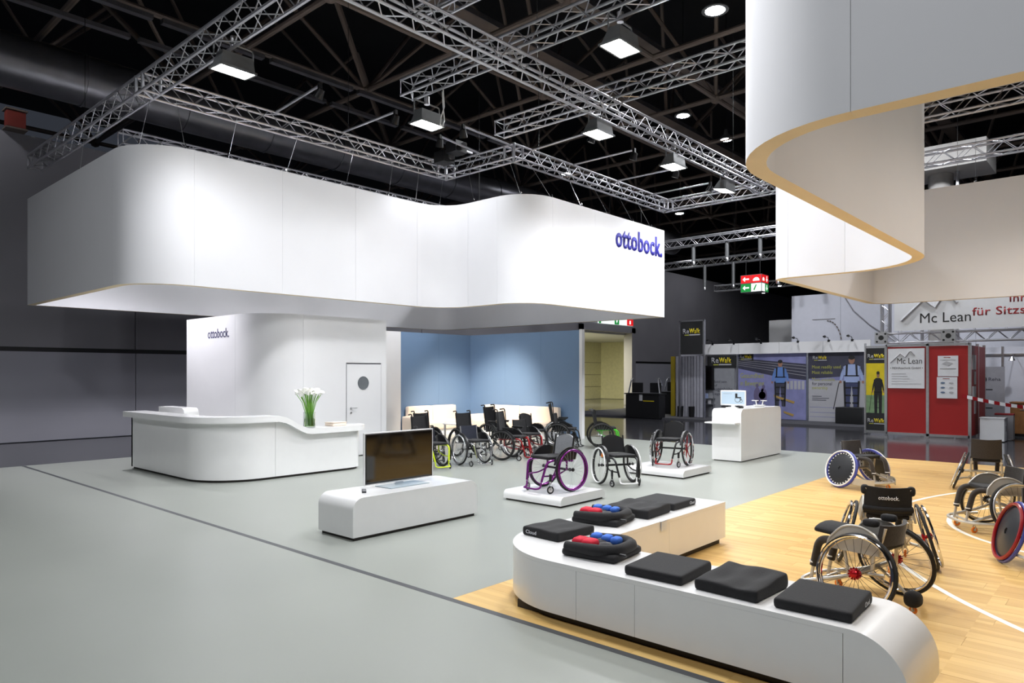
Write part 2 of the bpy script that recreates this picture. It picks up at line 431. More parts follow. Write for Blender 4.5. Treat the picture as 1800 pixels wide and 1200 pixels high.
# ================================================================== hanging rings
def fillet_poly(verts, radii, n=10):
    out = []; k = len(verts)
    for i in range(k):
        a, b, c = Vector(verts[i-1]), Vector(verts[i]), Vector(verts[(i+1) % k])
        u = (a - b).normalized(); w = (c - b).normalized(); r = radii[i]
        ang = math.acos(max(-1, min(1, u.dot(w)))); d = r / math.tan(ang / 2)
        p, q = b + u * d, b + w * d; ctr = b + (u + w).normalized() * (r / math.sin(ang / 2))
        a0 = math.atan2(p.y - ctr.y, p.x - ctr.x); a1 = math.atan2(q.y - ctr.y, q.x - ctr.x)
        da = (a1 - a0 + PI) % (2 * PI) - PI
        for j in range(n + 1):
            t = a0 + da * j / n; out.append(Vector((ctr.x + r * math.cos(t), ctr.y + r * math.sin(t))))
    return out
def ring_stations(verts, radii, t, n=10):
    """verts counter-clockwise; returns matched outer and inner points"""
    k = len(verts); inn = []; rin = []
    for i in range(k):
        a, b, c = Vector(verts[i-1]), Vector(verts[i]), Vector(verts[(i+1) % k])
        e0 = (b - a).normalized(); e1 = (c - b).normalized()
        n0 = Vector((-e0.y, e0.x)); n1 = Vector((-e1.y, e1.x))
        inn.append(b + (n0 + n1) * t)
        conv = e0.x * e1.y - e0.y * e1.x > 0
        rin.append(max(0.02, radii[i] - t) if conv else radii[i] + t)
    return fillet_poly(verts, radii, n), fillet_poly(inn, rin, n)
def ring(parent, verts, radii, t, z0, z1, n, spans):
    """spans: for each corner arc and straight, list of cuts; builds one panel per piece"""
    O, I = ring_stations(verts, radii, t, n); k = len(verts); pieces = []
    for i in range(k):
        s0 = i * (n + 1)
        pieces.append((O[s0:s0+n+1], I[s0:s0+n+1]))                     # corner
        a, b = O[s0+n], O[(s0+n+1) % len(O)]; ai, bi = I[s0+n], I[(s0+n+1) % len(O)]
        cuts = spans[i]
        for j in range(cuts):
            f0, f1 = j / cuts, (j+1) / cuts
            pieces.append(([a.lerp(b, f0), a.lerp(b, f1)], [ai.lerp(bi, f0), ai.lerp(bi, f1)]))
    for o, q in pieces:
        o = [p.copy() for p in o]; q = [p.copy() for p in q]
        if (o[-1] - o[0]).length < 0.02: continue
        g = 0.0015
        o[0] += (o[1]-o[0]).normalized() * g; o[-1] += (o[-2]-o[-1]).normalized() * g
        m = MB(); c = len(o); vs = []
        for p, r_ in zip(o, q): vs += [(p.x, p.y, z0), (p.x, p.y, z1), (r_.x, r_.y, z1), (r_.x, r_.y, z0)]
        fs = [(4*i+e, 4*i+(e+1) % 4, 4*i+4+(e+1) % 4, 4*i+4+e) for i in range(c-1) for e in range(4)] + [(0, 3, 2, 1), (4*c-4, 4*c-3, 4*c-2, 4*c-1)]
        m.add(vs, fs); m.m = [1 if (i < (c-1)*4 and i % 4 == 3) else 0 for i in range(len(fs))]; m.obj('banner_panel', [M_BANNER, M_EDGE], parent, angle=50)

Z0, Z1 = 3.3, 5.62
r1 = thing('hanging_ring', 'white suspended ring with stepped curved front above the reception', 'hanging sign')
ring(r1, [(4.4, 12.1), (11.12, 12.1), (11.12, 9.55), (16.8, 9.55), (16.8, 18.3), (4.4, 18.3)], [0.95, 0.8, 0.85, 0.05, 0.8, 0.12], 0.14, Z0, Z1, 12, [3, 1, 3, 3, 4, 3])
text('lettering', 'ottobock.', 2.2, M_LOGO, r1, (14.42, 9.548, 4.9), '-y', 0.02, bold=0.022, height=0.5)
r2 = thing('hanging_ring', 'foreground suspended ring with grey unlit face above the wooden sports floor', 'hanging sign')
ring(r2, [(4.3, -6.0), (16.8, -6.0), (16.8, 4.42), (11.08, 4.42), (11.08, 2.2), (4.3, 2.2)], [0.9, 0.3, 0.5, 0.28, 1.1, 0.95], 0.14, Z0, Z1, 12, [3, 4, 2, 1, 3, 3])
# the ring's order here is counter-clockwise as well

# ================================================================== trusses
TS, TZ = 0.28, 6.5
def truss(label, axis, a, b, c, z=TZ, s=TS, fine=True, cat='truss', rc=0.025, rb=0.0095, group=None):
    """box truss along axis from a to b; c is the low side coordinate of its cross-section"""
    L = b - a
    org = (a, c, z) if axis == 'x' else (c, a, z)
    t = thing('lighting_truss', label, cat, org, 0.0, group)
    def P(u, v, h): return (u, v, h) if axis == 'x' else (v, u, h)
    for v in (0, s):
        for h in (0, s): rod('chord', P(0, v, h), P(L, v, h), rc, M_TRUSS, t, 8)
    n = max(2, int(round(L / s))); st_ = L / n
    segs = []
    for i in range(n):
        u0, u1 = i * st_, (i + 1) * st_
        up = (0, s) if i % 2 == 0 else (s, 0)
        for v in (0, s): segs.append((P(u0, v, up[0]), P(u1, v, up[1])))
        for h in (0, s): segs.append((P(u0, up[0], h), P(u1, up[1], h)))
    for u in (0.0, L):
        for v in (0, s): segs.append((P(u, v, 0), P(u, v, s)))
        for h in (0, s): segs.append((P(u, 0, h), P(u, s, h)))
    if fine:
        for p, q in segs: rod('brace', p, q, rb, M_TRUSS, t, 5)
    else:
        m = MB()
        for p, q in segs: m.tube([p, q], rb, 4, caps=False)
        o = m.obj('lattice', M_TRUSS, t); o['kind'] = 'stuff'
    return t
def corner(label, x, y, z=TZ, s=TS):
    t = thing('truss_corner', label, 'truss corner', (x, y, z))
    for u in (0, s):
        for v in (0, s): rod('corner_post', (u, v, -0.02), (u, v, s + 0.02), 0.03, M_TRUSS, t, 8)
    for h in (0, s):
        for p, q in (((0, 0, h), (s, 0, h)), ((s, 0, h), (s, s, h)), ((s, s, h), (0, s, h)), ((0, s, h), (0, 0, h)), ((0, 0, h), (s, s, h))):
            rod('corner_chord', p, q, 0.025, M_TRUSS, t, 8)
    return t
truss('truss along the left side of the reception ring, near half', 'y', 3.6, 12.32, 4.6)
corner('truss corner block above the rounded corner of the reception ring', 4.6, 12.34)
truss('truss overhanging the unlit left side of the reception ring, far half', 'y', 12.64, 19.0, 4.6)
truss('long truss above the front of the reception ring', 'x', 4.9, 11.38, 12.34)
corner('truss corner block at the inner step above the reception ring', 11.4, 12.34)
truss('short truss bridging the step above the reception ring', 'y', 10.46, 12.32, 11.4)
corner('truss corner block at the outer step above the reception ring', 11.4, 10.16)
truss('truss above the lettered end of the reception ring', 'x', 11.7, 18.0, 10.16)
corner('truss corner block beyond the lettered end of the reception ring', 18.02, 10.16)
truss('long truss carrying floodlights across the middle of the stand', 'x', 4.92, 18.0, 7.18)
truss('cross truss with a floodlight at each end over the aisle', 'y', 4.7, 9.98, 8.12, z=TZ + 0.31)
truss('cross truss resting over the middle truss and running to the grey ring', 'y', 2.6, 10.14, 10.77, z=TZ + 0.31)
truss('far cross truss closing the rig at the back of the stand', 'y', -2.0, 10.14, 18.02)
truss('truss glimpsed through the foreground ring', 'y', -3.0, 4.2, 14.7)
truss('truss behind the top edge of the reception ring', 'x', 5.4, 16.0, 15.5)
truss('thin truss hanging higher above the cross truss', 'y', 4.6, 8.6, 7.3, z=7.4, s=0.22)
truss('far dim truss above the neighbouring stands, upper one', 'y', 2, 17.5, 23.6, fine=False)
truss('far dim truss above the neighbouring stands carrying the exit cube', 'y', 2, 18.5, 28.4, fine=False)
truss('far truss with small spots above the white partition', 'y', 6, 16.0, 33.0, z=5.9, fine=False)

# suspension wires of the rings
def wire(parent, p, q):
    rod('suspension_wire', p, q, 0.0045, M_ALU, parent, 5)
    MB().lathe([(0.0, 0), (0.014, 0.01), (0.014, 0.07), (0.006, 0.09), (0.0, 0.1)], 'z', 8).torus(0.022, 0.005, 'x', 10, 5, c=(0, 0, -0.005)).obj('wire_clamp', M_CHROME, parent, (p[0], p[1], p[2] + 0.02))
for (bx, by, tx, ty) in ((4.52, 15.2, 4.62, 15.2), (4.62, 12.55, 4.85, 12.7), (5.25, 12.22, 5.15, 12.36), (6.0, 12.22, 6.25, 12.36), (7.15, 12.22, 7.5, 12.36),
                         (8.5, 12.22, 8.8, 12.36), (9.6, 12.22, 9.85, 12.36), (10.35, 12.2, 10.6, 12.36), (10.85, 11.95, 11.35, 12.36), (11.22, 11.2, 11.42, 11.6),
                         (11.45, 10.0, 11.5, 10.4), (12.1, 9.67, 11.9, 10.18), (13.2, 9.67, 13.3, 10.18), (14.3, 9.67, 14.3, 10.18), (15.4, 9.67, 15.4, 10.18), (16.3, 9.67, 16.3, 10.18), (16.68, 10.2, 16.8, 10.3)):
    wire(r1, (bx, by, Z1), (tx, ty, TZ))
for bx, by in ((4.42, 0.0), (6.5, 2.1), (9.0, 2.1), (11.2, 3.2), (14.75, 4.3), (16.68, 2.5)): wire(r2, (bx, by, Z1), (bx, by, TZ))
sup = thing('hanger_cables', 'black drop cables holding the rig from the roof frame', 'cable')
for x, y in ((4.74, 8.75), (8.75, 12.48), (12.4, 10.3), (16.05, 7.3), (8.75, 7.3), (5.1, 16.8), (18.16, 5.8)):
    rod('drop_cable', (x, y, TZ + TS), (x, y, 10.0), 0.006, M_BLACK, sup, 5)

sup = thing('hanger_cables', 'black drop cables holding the far trusses of the neighbouring stands', 'cable')
for x, y, z in ((23.74, 4.0, TZ), (23.74, 16.0, TZ), (28.54, 4.0, TZ), (28.54, 16.5, TZ), (33.14, 7.5, 5.9), (33.14, 15.0, 5.9)):
    rod('drop_cable', (x, y, z + TS), (x, y, 14.5), 0.006, M_BLACK, sup, 5)
# ================================================================== lamps
def aim(o, d): o.rotation_euler = Vector(d).to_track_quat('-Z', 'Y').to_euler()
def floodlight(label, x, y, z, tilt, rotz, energy, color=COOL, sp=150, light=True, soft=0.25, drop=0.0):
    """tilt: degrees the glass leans from facing straight down, towards local +y"""
    t = thing('floodlight', label, 'floodlight', (x, y, z), R(rotz), 'floodlights of the lighting rig')
    hd = [(-0.26, -0.16), (0.26, -0.16), (0.26, 0.16), (-0.26, 0.16)]
    vs = [(a, b, -0.26) for a, b in hd] + [(a * 0.9, b * 0.55 - 0.05, -0.05) for a, b in hd]
    q = Matrix.Rotation(R(tilt), 3, 'X')
    def T(m): m.v = [tuple(q @ Vector(p)) for p in m.v]; return m
    T(MB().add(vs, [(4, 5, 6, 7), (0, 1, 5, 4), (1, 2, 6, 5), (2, 3, 7, 6), (3, 0, 4, 7)])).obj('housing', M_LAMPBODY, t, smooth=False)
    T(MB().box(-0.28, 0.28, 0.16, 0.185, -0.28, -0.25).box(-0.28, 0.28, -0.185, -0.16, -0.28, -0.25).box(-0.285, -0.26, -0.185, 0.185, -0.28, -0.25).box(0.26, 0.285, -0.185, 0.185, -0.28, -0.25)).obj('glass_frame', M_LAMPBODY, t, smooth=False)
    T(MB().box(-0.26, 0.26, -0.16, 0.16, -0.272, -0.262)).obj('lamp_glass', M_LAMPGLASS, t, smooth=False)
    MB().tube(fillet([(-0.3, 0, -0.12), (-0.3, 0, 0.12), (0.3, 0, 0.12), (0.3, 0, -0.12)], 0.05), 0.014, 6).obj('yoke', M_LAMPBODY, t)
    MB().lathe([(0.05, 0.1), (0.05, 0.24)], 'z', 10).obj('clamp', M_ALU, t)
    if drop: MB().lathe([(0.007, 0.1), (0.007, drop)], 'z', 6).obj('drop_cable', M_BLACK, t)
    if light:
        l = bpy.data.lights.new('floodlight_beam', 'SPOT'); l.energy = energy; l.color = color; l.spot_size = R(sp); l.spot_blend = 0.7; l.shadow_soft_size = soft
        lo = bpy.data.objects.new('floodlight_beam', l); C.objects.link(lo); lo.parent = t
        lo.location = q @ Vector((0, 0, -0.34)); aim(lo, q @ Vector((0, 0, -1)))
    return t
FZ = TZ - 0.02
floodlight('floodlight on the left truss, tilted with its glass showing as a sliver', 5.0, 10.0, FZ + 0.05, 4, 0, FLOOD * 0.7)
floodlight('floodlight glaring at the end of the cross truss over the reception ring', 8.5, 9.7, FZ + 0.1, 0, 0, FLOOD * 0.5)
floodlight('big floodlight under the near end of the cross truss, top centre', 8.5, 5.55, FZ + 0.22, 0, 0, FLOOD * 1.2)
floodlight('floodlight glaring at the crossing on the middle truss', 10.75, 7.5, FZ, 0, 0, FLOOD * 0.9)
floodlight('floodlight halfway along the far part of the middle truss', 13.5, 7.48, FZ, 0, 0, FLOOD * 0.9)
floodlight('floodlight near the far end of the middle truss by the grey ring', 16.1, 7.5, FZ, 10, 0, FLOOD)
floodlight('unseen floodlight added on the truss close above the camera', 4.74, 5.9, FZ, 0, 0, FLOOD * 0.65)  # unseen flood, added above the frame to light the near stand
floodlight('unseen floodlight added on the long truss beside the camera, out at left', 4.74, 3.75, FZ, 0, 0, FLOOD * 0.8)  # unseen flood, added to light the near sides of the benches
# inside the rings: unseen floods added to light the interiors, except the blue-wall one
floodlight('unseen floodlight added inside the reception ring above the cabin', 9.0, 15.5, 5.4, 0, 0, FLOOD * 0.5, (0.94, 0.92, 1.0), sp=140, drop=1.1)
floodlight('floodlight hung inside the reception ring above the blue walls', 12.9, 12.7, 5.4, 27, -45, FLOOD * 4.6, (1.0, 0.86, 0.7), sp=56, drop=4.6)
floodlight('unseen floodlight added inside the reception ring above the wheelchairs', 12.4, 15.5, 5.4, 0, 0, FLOOD * 0.35, (0.94, 0.92, 1.0), sp=140, drop=1.1)
floodlight('unseen floodlight added inside the reception ring above the left corner', 5.5, 15.5, 5.4, 0, 0, FLOOD * 1.5, (0.95, 0.93, 1.0), sp=140, drop=1.1)
floodlight('unseen floodlight added inside the foreground ring near the grey face', 6.8, -1.0, FZ, 0, 0, FLOOD * 0.65, WARM, sp=128)
floodlight('unseen floodlight added inside the foreground ring over the sports chairs', 9.6, -0.6, FZ, 0, 0, FLOOD * 0.7, WARM, sp=132)
floodlight('unseen floodlight added inside the foreground ring at its far end', 13.4, 1.0, FZ, 0, 0, FLOOD * 1.1, WARM, sp=138)

def arm_spot(label, p, q, tgt, on=True, energy=None):
    """pipe arm from truss point p to tip q, small black spot at the tip looking at tgt"""
    t = thing('arm_spotlight', label, 'spotlight', q, 0.0, 'arm spotlights washing the ring')
    pl = Vector(p) - Vector(q)
    rod('arm', pl, (0, 0, 0), 0.024, M_TRUSS, t, 8)
    d = (Vector(tgt) - Vector(q)).normalized(); rot = d.to_track_quat('-Z', 'Y').to_matrix()
    m = MB().lathe([(0.0, 0.08), (0.06, 0.06), (0.085, -0.08), (0.085, -0.1), (0.07, -0.1), (0.06, -0.06)], 'z', 14)
    m.v = [tuple(rot @ Vector(v) + Vector((0, 0, -0.13))) for v in m.v]; m.obj('spot_head', M_BLACK, t)
    m = MB().lathe([(0.06, -0.065), (0.0, -0.065)], 'z', 14); m.v = [tuple(rot @ Vector(v) + Vector((0, 0, -0.13))) for v in m.v]
    m.obj('spot_lens', M_LAMPGLASS, t)
    MB().box(-0.03, 0.03, -0.03, 0.03, -0.08, 0.03).obj('bracket', M_BLACK, t, smooth=False)
    l = bpy.data.lights.new('arm_beam', 'SPOT'); l.energy = energy or ARM; l.color = COOL; l.spot_size = R(125); l.spot_blend = 0.9; l.shadow_soft_size = 0.12
    lo = bpy.data.objects.new('arm_beam', l); C.objects.link(lo); lo.parent = t; lo.location = Vector((0, 0, -0.13)) + d * 0.14; aim(lo, d)
AZ = TZ + TS
arm_spot('pipe arm with dark spot reaching out from the front truss, leftmost', (7.0, 12.34, AZ), (6.85, 10.6, AZ), (6.3, 12.1, 4.2))
arm_spot('pipe arm ending beside the glaring floodlight of the cross truss', (8.5, 12.34, AZ), (8.5, 10.6, AZ), (8.6, 12.1, 4.2))
arm_spot('pipe arm pointing left from the short bridging truss, lower one', (11.4, 11.2, AZ), (10.0, 11.0, AZ), (10.6, 12.1, 4.0), energy=ARM * 2.2)
arm_spot('pipe arm pointing left from the outer step corner, upper one', (11.5, 10.3, AZ), (9.9, 10.2, AZ), (11.1, 11.2, 4.0), energy=ARM * 2.6)
arm_spot('pipe arm over the curved step of the reception ring', (12.0, 10.16, AZ), (11.9, 8.45, AZ), (11.7, 9.55, 4.2), energy=ARM * 0.7)
arm_spot('pipe arm over the plain stretch before the lettering', (13.5, 10.16, AZ), (13.5, 8.45, AZ), (13.5, 9.55, 4.2), energy=ARM * 0.4)
arm_spot('pipe arm over the start of the lettering', (15.4, 10.16, AZ), (15.4, 8.45, AZ), (15.3, 9.55, 4.2), energy=ARM * 0.4)
arm_spot('pipe arm over the far end of the lettering', (17.2, 10.16, AZ), (17.2, 8.45, AZ), (16.6, 9.55, 4.2))
arm_spot('pipe arm washing the white step of the foreground ring', (10.9, 3.6, AZ + 0.1), (9.6, 3.6, AZ + 0.1), (11.0, 3.3, 4.2), energy=230.0)

def hall_lamp(label, x, y, z, r=0.16, rotz=0, energy=0.0):
    t = thing('hall_lamp', label, 'hall lamp', (x, y, z), rotz, 'high hall lamps under the roof')
    MB().lathe([(0.05, 0.35), (0.08, 0.2), (r, 0.0), (r, -0.02), (r*0.92, -0.02)], 'z', 16).obj('reflector', M_LAMPBODY, t)
    MB().lathe([(r*0.92, -0.015), (0.0, -0.04)], 'z', 16).obj('lamp_glass', M_STAR, t)
    rod('pendant', (0, 0, 0.3), (0, 0, 14.4 - z), 0.012, M_BLACK, t)
    if energy:
        l = bpy.data.lights.new('hall_beam', 'SPOT'); l.energy = energy; l.color = (0.95, 0.97, 1.0); l.spot_size = R(168); l.spot_blend = 0.4; l.shadow_soft_size = 0.3
        lo = bpy.data.objects.new('hall_beam', l); C.objects.link(lo); lo.parent = t; lo.location = (0, 0, -0.1)
hall_lamp('hall lamp shining at the top edge beside the grey ring', 14.9, 7.2, 10.0, 0.3, energy=HALL * 0.5)
hall_lamp('hall lamp shining right of the middle truss', 20.3, 10.9, 10.0, 0.27, energy=HALL * 1.5)
hall_lamp('hall lamp shining close to the edge of the grey ring', 23.4, 10.9, 10.0, 0.26, energy=HALL * 0.4)
hall_lamp('hall lamp shining low over the end truss of the rig', 32.6, 17.7, 10.0, 0.28, energy=HALL * 0.4)
hall_lamp('hall lamp seen just through the truss above the lettered ring end', 23.0, 17.65, 10.0, 0.24)
hall_lamp('smallest hall lamp far down the hall', 40.9, 17.5, 10.0, 0.3, energy=HALL * 0.4)
for k, (x, y) in enumerate(((-3.5, 1.0), (-3.5, 9.0), (2.6, 20.4), (20.5, 1.5), (21.0, 6.5))):  # last three are unseen, added to brighten the hall wall and the booths
    hall_lamp(['hall lamp over the aisle right behind the camera', 'hall lamp over the aisle left of the camera', 'unseen hall lamp added to light the far left wall', 'unseen hall lamp added to brighten the red booth', 'unseen hall lamp added to brighten the stand by the yellow roll-up'][k], x, y, 10.0, 0.22, energy=HALL * [1.8, 0.9, 0.3, 1.6, 1.3][k])
# black projector cases on the rig and a spare cable loop
for k, (x, y, z, bx, by, lab) in enumerate(((11.0, 11.95, 6.74, 0.0, 0.4, 'black projector case clamped in front of the inner step corner'), (10.95, 11.5, 6.86, 0.46, 0.0, 'black projector case clamped to the short bridging truss'))):
    t = thing('stage_projector', lab, 'projector', (x, y, z), 0, 'black projector cases on the rig')
    MB().rbox((0, 0, 0.0), (0.36, 0.34, 0.26), 0.02, 3).obj('case', M_BLACK, t)
    MB().lathe([(0.07, -0.2), (0.08, -0.26), (0.06, -0.26)], 'y', 14).obj('lens_tube', M_FABRIC2, t)
    MB().box(-0.03, bx + 0.03, -0.03, by + 0.03, -0.02, 0.02).obj('bracket', M_ALU, t, smooth=False)
lp_ = thing('cable_loop', 'loose white cable loop hanging below the cross truss end', 'cable', (8.42, 9.2, 6.8))
MB().tube([(0, 0, 0), (0.02, 0, -0.3), (0.07, 0.02, -0.52), (0.02, 0.02, -0.66), (-0.05, 0, -0.62), (-0.03, 0, -0.5), (0.03, -0.02, -0.3), (0.0, -0.02, 0.0)], 0.011, 7).obj('loop', M_WHITE, lp_)
MB().lathe([(0.02, -0.04), (0.02, 0.06)], 'z', 8).obj('cable_tie', M_BLACK, lp_)
rs = thing('red_roof_box', 'dark red box fixed above the hall wall at the far left', 'box', (5.0, 21.7, 8.1))
MB().rbox((0, 0.1, 0.26), (0.42, 0.3, 0.42), 0.02, 3).obj('case', mat('dull_red_case', (120, 44, 36), 0.6), rs)
MB().box(-0.24, 0.24, -0.08, 0.32, 0.0, 0.04).obj('foot_rail', M_STEELDARK, rs, smooth=False)
MB().box(-0.24, 0.24, -0.08, 0.32, 0.48, 0.52).obj('top_rail', M_STEELDARK, rs, smooth=False)
# ================================================================== cabin and blue walls
cb = thing('storage_cabin', 'white storage cabin with rounded corner under the reception ring', 'cabin')
CX0, CX1, CY0, CY1, CR = 6.9, 9.96, 12.75, 16.0, 0.95
arcp = [Vector((CX0 + CR + CR * math.cos(a), CY0 + CR + CR * math.sin(a))) for a in [PI + PI / 2 * i / 14 for i in range(15)]]
def wallpiece(pts, name='wall_panel', t=0.06, z0=0.0, z1=3.0, m_=M_WALLW):
    m = MB(); vs = []; k = len(pts)
    nr = []
    for i in range(k):
        d = (pts[min(i+1, k-1)] - pts[max(i-1, 0)]).normalized(); nr.append(Vector((-d.y, d.x)))
    for p, n_ in zip(pts, nr):
        q = p + n_ * t
        vs += [(p.x, p.y, z0), (p.x, p.y, z1), (q.x, q.y, z1), (q.x, q.y, z0)]
    fs = [(4*i+e, 4*i+(e+1) % 4, 4*i+4+(e+1) % 4, 4*i+4+e) for i in range(k-1) for e in range(4)] + [(0, 3, 2, 1), (4*k-4, 4*k-3, 4*k-2, 4*k-1)]
    return m.add(vs, fs).obj(name, m_, cb, angle=50)
V2 = lambda *a: Vector(a)
wallpiece([V2(CX0, CY1), V2(CX0, 13.75)]); wallpiece([V2(CX0, 13.744), arcp[0]] + arcp[1:-1] + [arcp[-1] - V2(0.004, 0)])
wallpiece([V2(CX0 + CR, CY0), V2(8.88, CY0)]); wallpiece([V2(9.82, CY0), V2(CX1, CY0)])
wallpiece([V2(8.88, CY0), V2(9.82, CY0)], 'wall_panel', z0=2.03)
wallpiece([V2(CX1, CY0 + 0.062), V2(CX1, CY1)]); wallpiece([V2(CX1 - 0.062, CY1), V2(CX0 + 0.062, CY1)])
MB().box(CX0 + 0.1, CX1 - 0.05, CY0 + 0.9, CY1 - 0.05, 2.9, 2.94).obj('roof_panel', M_WALLW, cb, smooth=False)
text('lettering', 'ottobock.', 0.95, M_LOGODK, cb, (CX0 - 0.002, 14.95, 2.55), '-x', 0.004, bold=0.0, height=0.2)
dr = MB().box(8.9, 9.8, CY0 - 0.012, CY0 + 0.03, 0.02, 2.0).obj('cabin_door', M_WALLW, cb, smooth=False)
MB().lathe([(0.13, 0), (0.13, 0.006)], 'y', 24, c=(9.32, CY0 - 0.019, 1.59)).torus(0.135, 0.012, 'y', 28, 6, c=(9.32, CY0 - 0.016, 1.59)).obj('porthole', M_GLASSGREY, dr)
MB().tube(fillet([(9.0, CY0 - 0.01, 1.05), (9.0, CY0 - 0.06, 1.05), (9.13, CY0 - 0.06, 1.05)], 0.02), 0.009, 8).lathe([(0.025, 0), (0.025, 0.008)], 'y', 14, c=(9.0, CY0 - 0.022, 1.05)).lathe([(0.022, 0), (0.022, 0.008)], 'y', 14, c=(9.0, CY0 - 0.022, 0.95)).obj('door_handle', M_ALU, dr)
for x in (8.885, 9.802): MB().box(x, x + 0.013, CY0 - 0.008, CY0, 0, 2.015).obj('door_jamb', mat('joint_grey', (190, 190, 192)), cb, smooth=False)

bw = struct(bpy.data.objects.new('wall_blue', None)); C.objects.link(bw)
MB().box(12.95, 14.4, 15.9, 16.0, 0, 3.0).obj('wall_panel', M_BLUE, bw, smooth=False)
MB().box(14.404, 15.85, 15.9, 16.0, 0, 3.0).obj('wall_panel', M_BLUE, bw, smooth=False)
for a, b in ((11.62, 13.0), (13.004, 14.4), (14.404, 15.898)): MB().box(15.75, 15.85, a, b, 0, 3.0).obj('wall_panel', M_BLUE, bw, smooth=False)
MB().box(15.74, 15.86, 11.52, 11.618, 0, 3.02).obj('edge_profile', M_WALLW, bw, smooth=False)
MB().box(9.97, 12.945, 15.9, 16.0, 0, 3.0).obj('white_return_panel', M_WALLW, bw, smooth=False)

# cream corner sofas
def sofa(label, x, y, rz, L):
    t = thing('bench_sofa', label, 'sofa', (x, y, 0), rz, 'cream sofas along the blue walls')
    for i in range(2):
        MB().rbox((L * (i + 0.5) / 2, 0.33, 0.3), (L / 2 - 0.01, 0.62, 0.26), 0.04, 5).obj('seat', M_CREAM, t)
        MB().rbox((L * (i + 0.5) / 2, 0.62, 0.6), (L / 2 - 0.01, 0.16, 0.5), 0.04, 5).obj('backrest', M_CREAM, t)
    MB().rbox((-0.06, 0.36, 0.32), (0.12, 0.68, 0.5), 0.04, 5).obj('armrest', M_CREAM, t)
    MB().box(0.02, L - 0.02, 0.06, 0.66, 0.0, 0.17).obj('plinth', M_WHITE, t, smooth=False)
sofa('cream low sofa along the left blue wall behind the wheelchairs', 13.05, 15.15, 0, 1.9)
sofa('cream low sofa along the right blue wall behind the wheelchairs', 15.0, 15.1, R(-90), 2.9)
lt = thing('low_table', 'small pale square table between the cream sofas', 'table', (13.3, 13.9, 0))
MB().rbox((0, 0, 0.43), (0.6, 0.6, 0.04), 0.01, 3).obj('table_top', M_WHITE, lt)
for sx in (-1, 1):
    for sy in (-1, 1): MB().box(sx*0.25 - 0.02, sx*0.25 + 0.02, sy*0.25 - 0.02, sy*0.25 + 0.02, 0, 0.41).obj('leg', M_ALU, lt, smooth=False)

# ================================================================== reception desk
dk = thing('reception_desk', 'white L-shaped reception desk with rounded corner and dipping worktop', 'reception desk')
DX, DY, DR = 5.13, 11.03, 0.9
outer = [V2(DX, 14.3)] + [V2(DX + DR + DR * math.cos(a), DY + DR + DR * math.sin(a)) for a in [PI + PI/2 * i / 14 for i in range(15)]]
RE = 8.14; RR = 0.36
outer += [V2(x, DY) for x in (6.25, 6.4, 6.5, 6.6, 6.7, 6.8, 6.9, 7.0, 7.1)]
outer += [V2(RE - RR + RR * math.cos(a), DY + RR + RR * math.sin(a)) for a in [-PI/2 + PI/2 * i / 8 for i in range(9)]]
def top_z(p):
    x = p.x if p.y < 12 else 5.0
    if x <= 6.25: return 1.08
    if x >= 6.9: return 0.83
    t = (x - 6.25) / 0.65; t = t * t * (3 - 2 * t)
    return 1.08 - 0.25 * t
def strip(pts, off0, off1, zf0, zf1, name, m_, parent):
    m = MB(); vs = []; k = len(pts)
    for i in range(k):
        d = (pts[min(i+1, k-1)] - pts[max(i-1, 0)]).normalized(); n_ = V2(-d.y, d.x)
        a, b = pts[i] + n_ * off0, pts[i] + n_ * off1
        vs += [(a.x, a.y, zf0(pts[i])), (a.x, a.y, zf1(pts[i])), (b.x, b.y, zf1(pts[i])), (b.x, b.y, zf0(pts[i]))]
    fs = [(4*i+e, 4*i+(e+1) % 4, 4*i+4+(e+1) % 4, 4*i+4+e) for i in range(k-1) for e in range(4)] + [(0, 3, 2, 1), (4*k-4, 4*k-3, 4*k-2, 4*k-1)]
    return m.add(vs, fs).obj(name, m_, parent, angle=45)
ia = [i for i, p in enumerate(outer) if abs(p.y - DY) < 1e-4 and p.x >= 6.24][0]
strip(outer[:ia+1], 0, 0.06, lambda p: 0.04, lambda p: top_z(p) - 0.1, 'front_panel', M_WHITE, dk)
sec = [p.copy() for p in outer[ia:]]; sec[0].x += 0.006
strip(sec, 0, 0.06, lambda p: 0.04, lambda p: top_z(p) - 0.1, 'front_panel', M_WHITE, dk)
strip(outer, 0.04, 0.08, lambda p: 0.0, lambda p: 0.04, 'plinth', M_PLINTH, dk)
ext = [V2(DX, 14.42)] + outer
strip(ext, -0.11, 0.3, lambda p: top_z(p) - 0.1, lambda p: top_z(p), 'worktop', M_WHITE, dk)
strip([V2(DX, 14.3), V2(DX, 12.0)] + outer[2:ia], 0.3, 0.72, lambda p: 0.70, lambda p: 0.74, 'inner_desk', M_WHITE, dk)
MB().box(DX, 5.7, 14.24, 14.3, 0.04, 0.98).obj('end_panel', M_WHITE, dk, smooth=False)
dl = thing('back_ledge', 'white rounded ledge standing behind the left wing of the reception desk', 'counter', (6.15, 13.72, 0))
pf = [(0, 0), (1.2, 0), (1.2, 1.13)] + arc((0.12, 1.01), 0.12, 90, 180, 6)
MB().prism([(a, b) for a, b in pf], 'y', 0, 0.28).obj('ledge_body', M_WHITE, dl)
MB().box(0.02, 1.15, 0.03, 0.26, -0.0, 0.02).obj('plinth', M_PLINTH, dl, smooth=False)
dl.rotation_euler = (0, 0, R(90))
tr = thing('brochure_box', 'flat cream box on the low right end of the reception worktop', 'box', (7.55, 11.16, 0.83), R(8))
MB().rbox((0, 0, 0.03), (0.34, 0.22, 0.06), 0.012, 4).obj('box_body', M_CREAM, tr)
MB().rbox((0, 0, 0.066), (0.35, 0.23, 0.012), 0.004, 3).obj('lid', M_CREAM, tr)

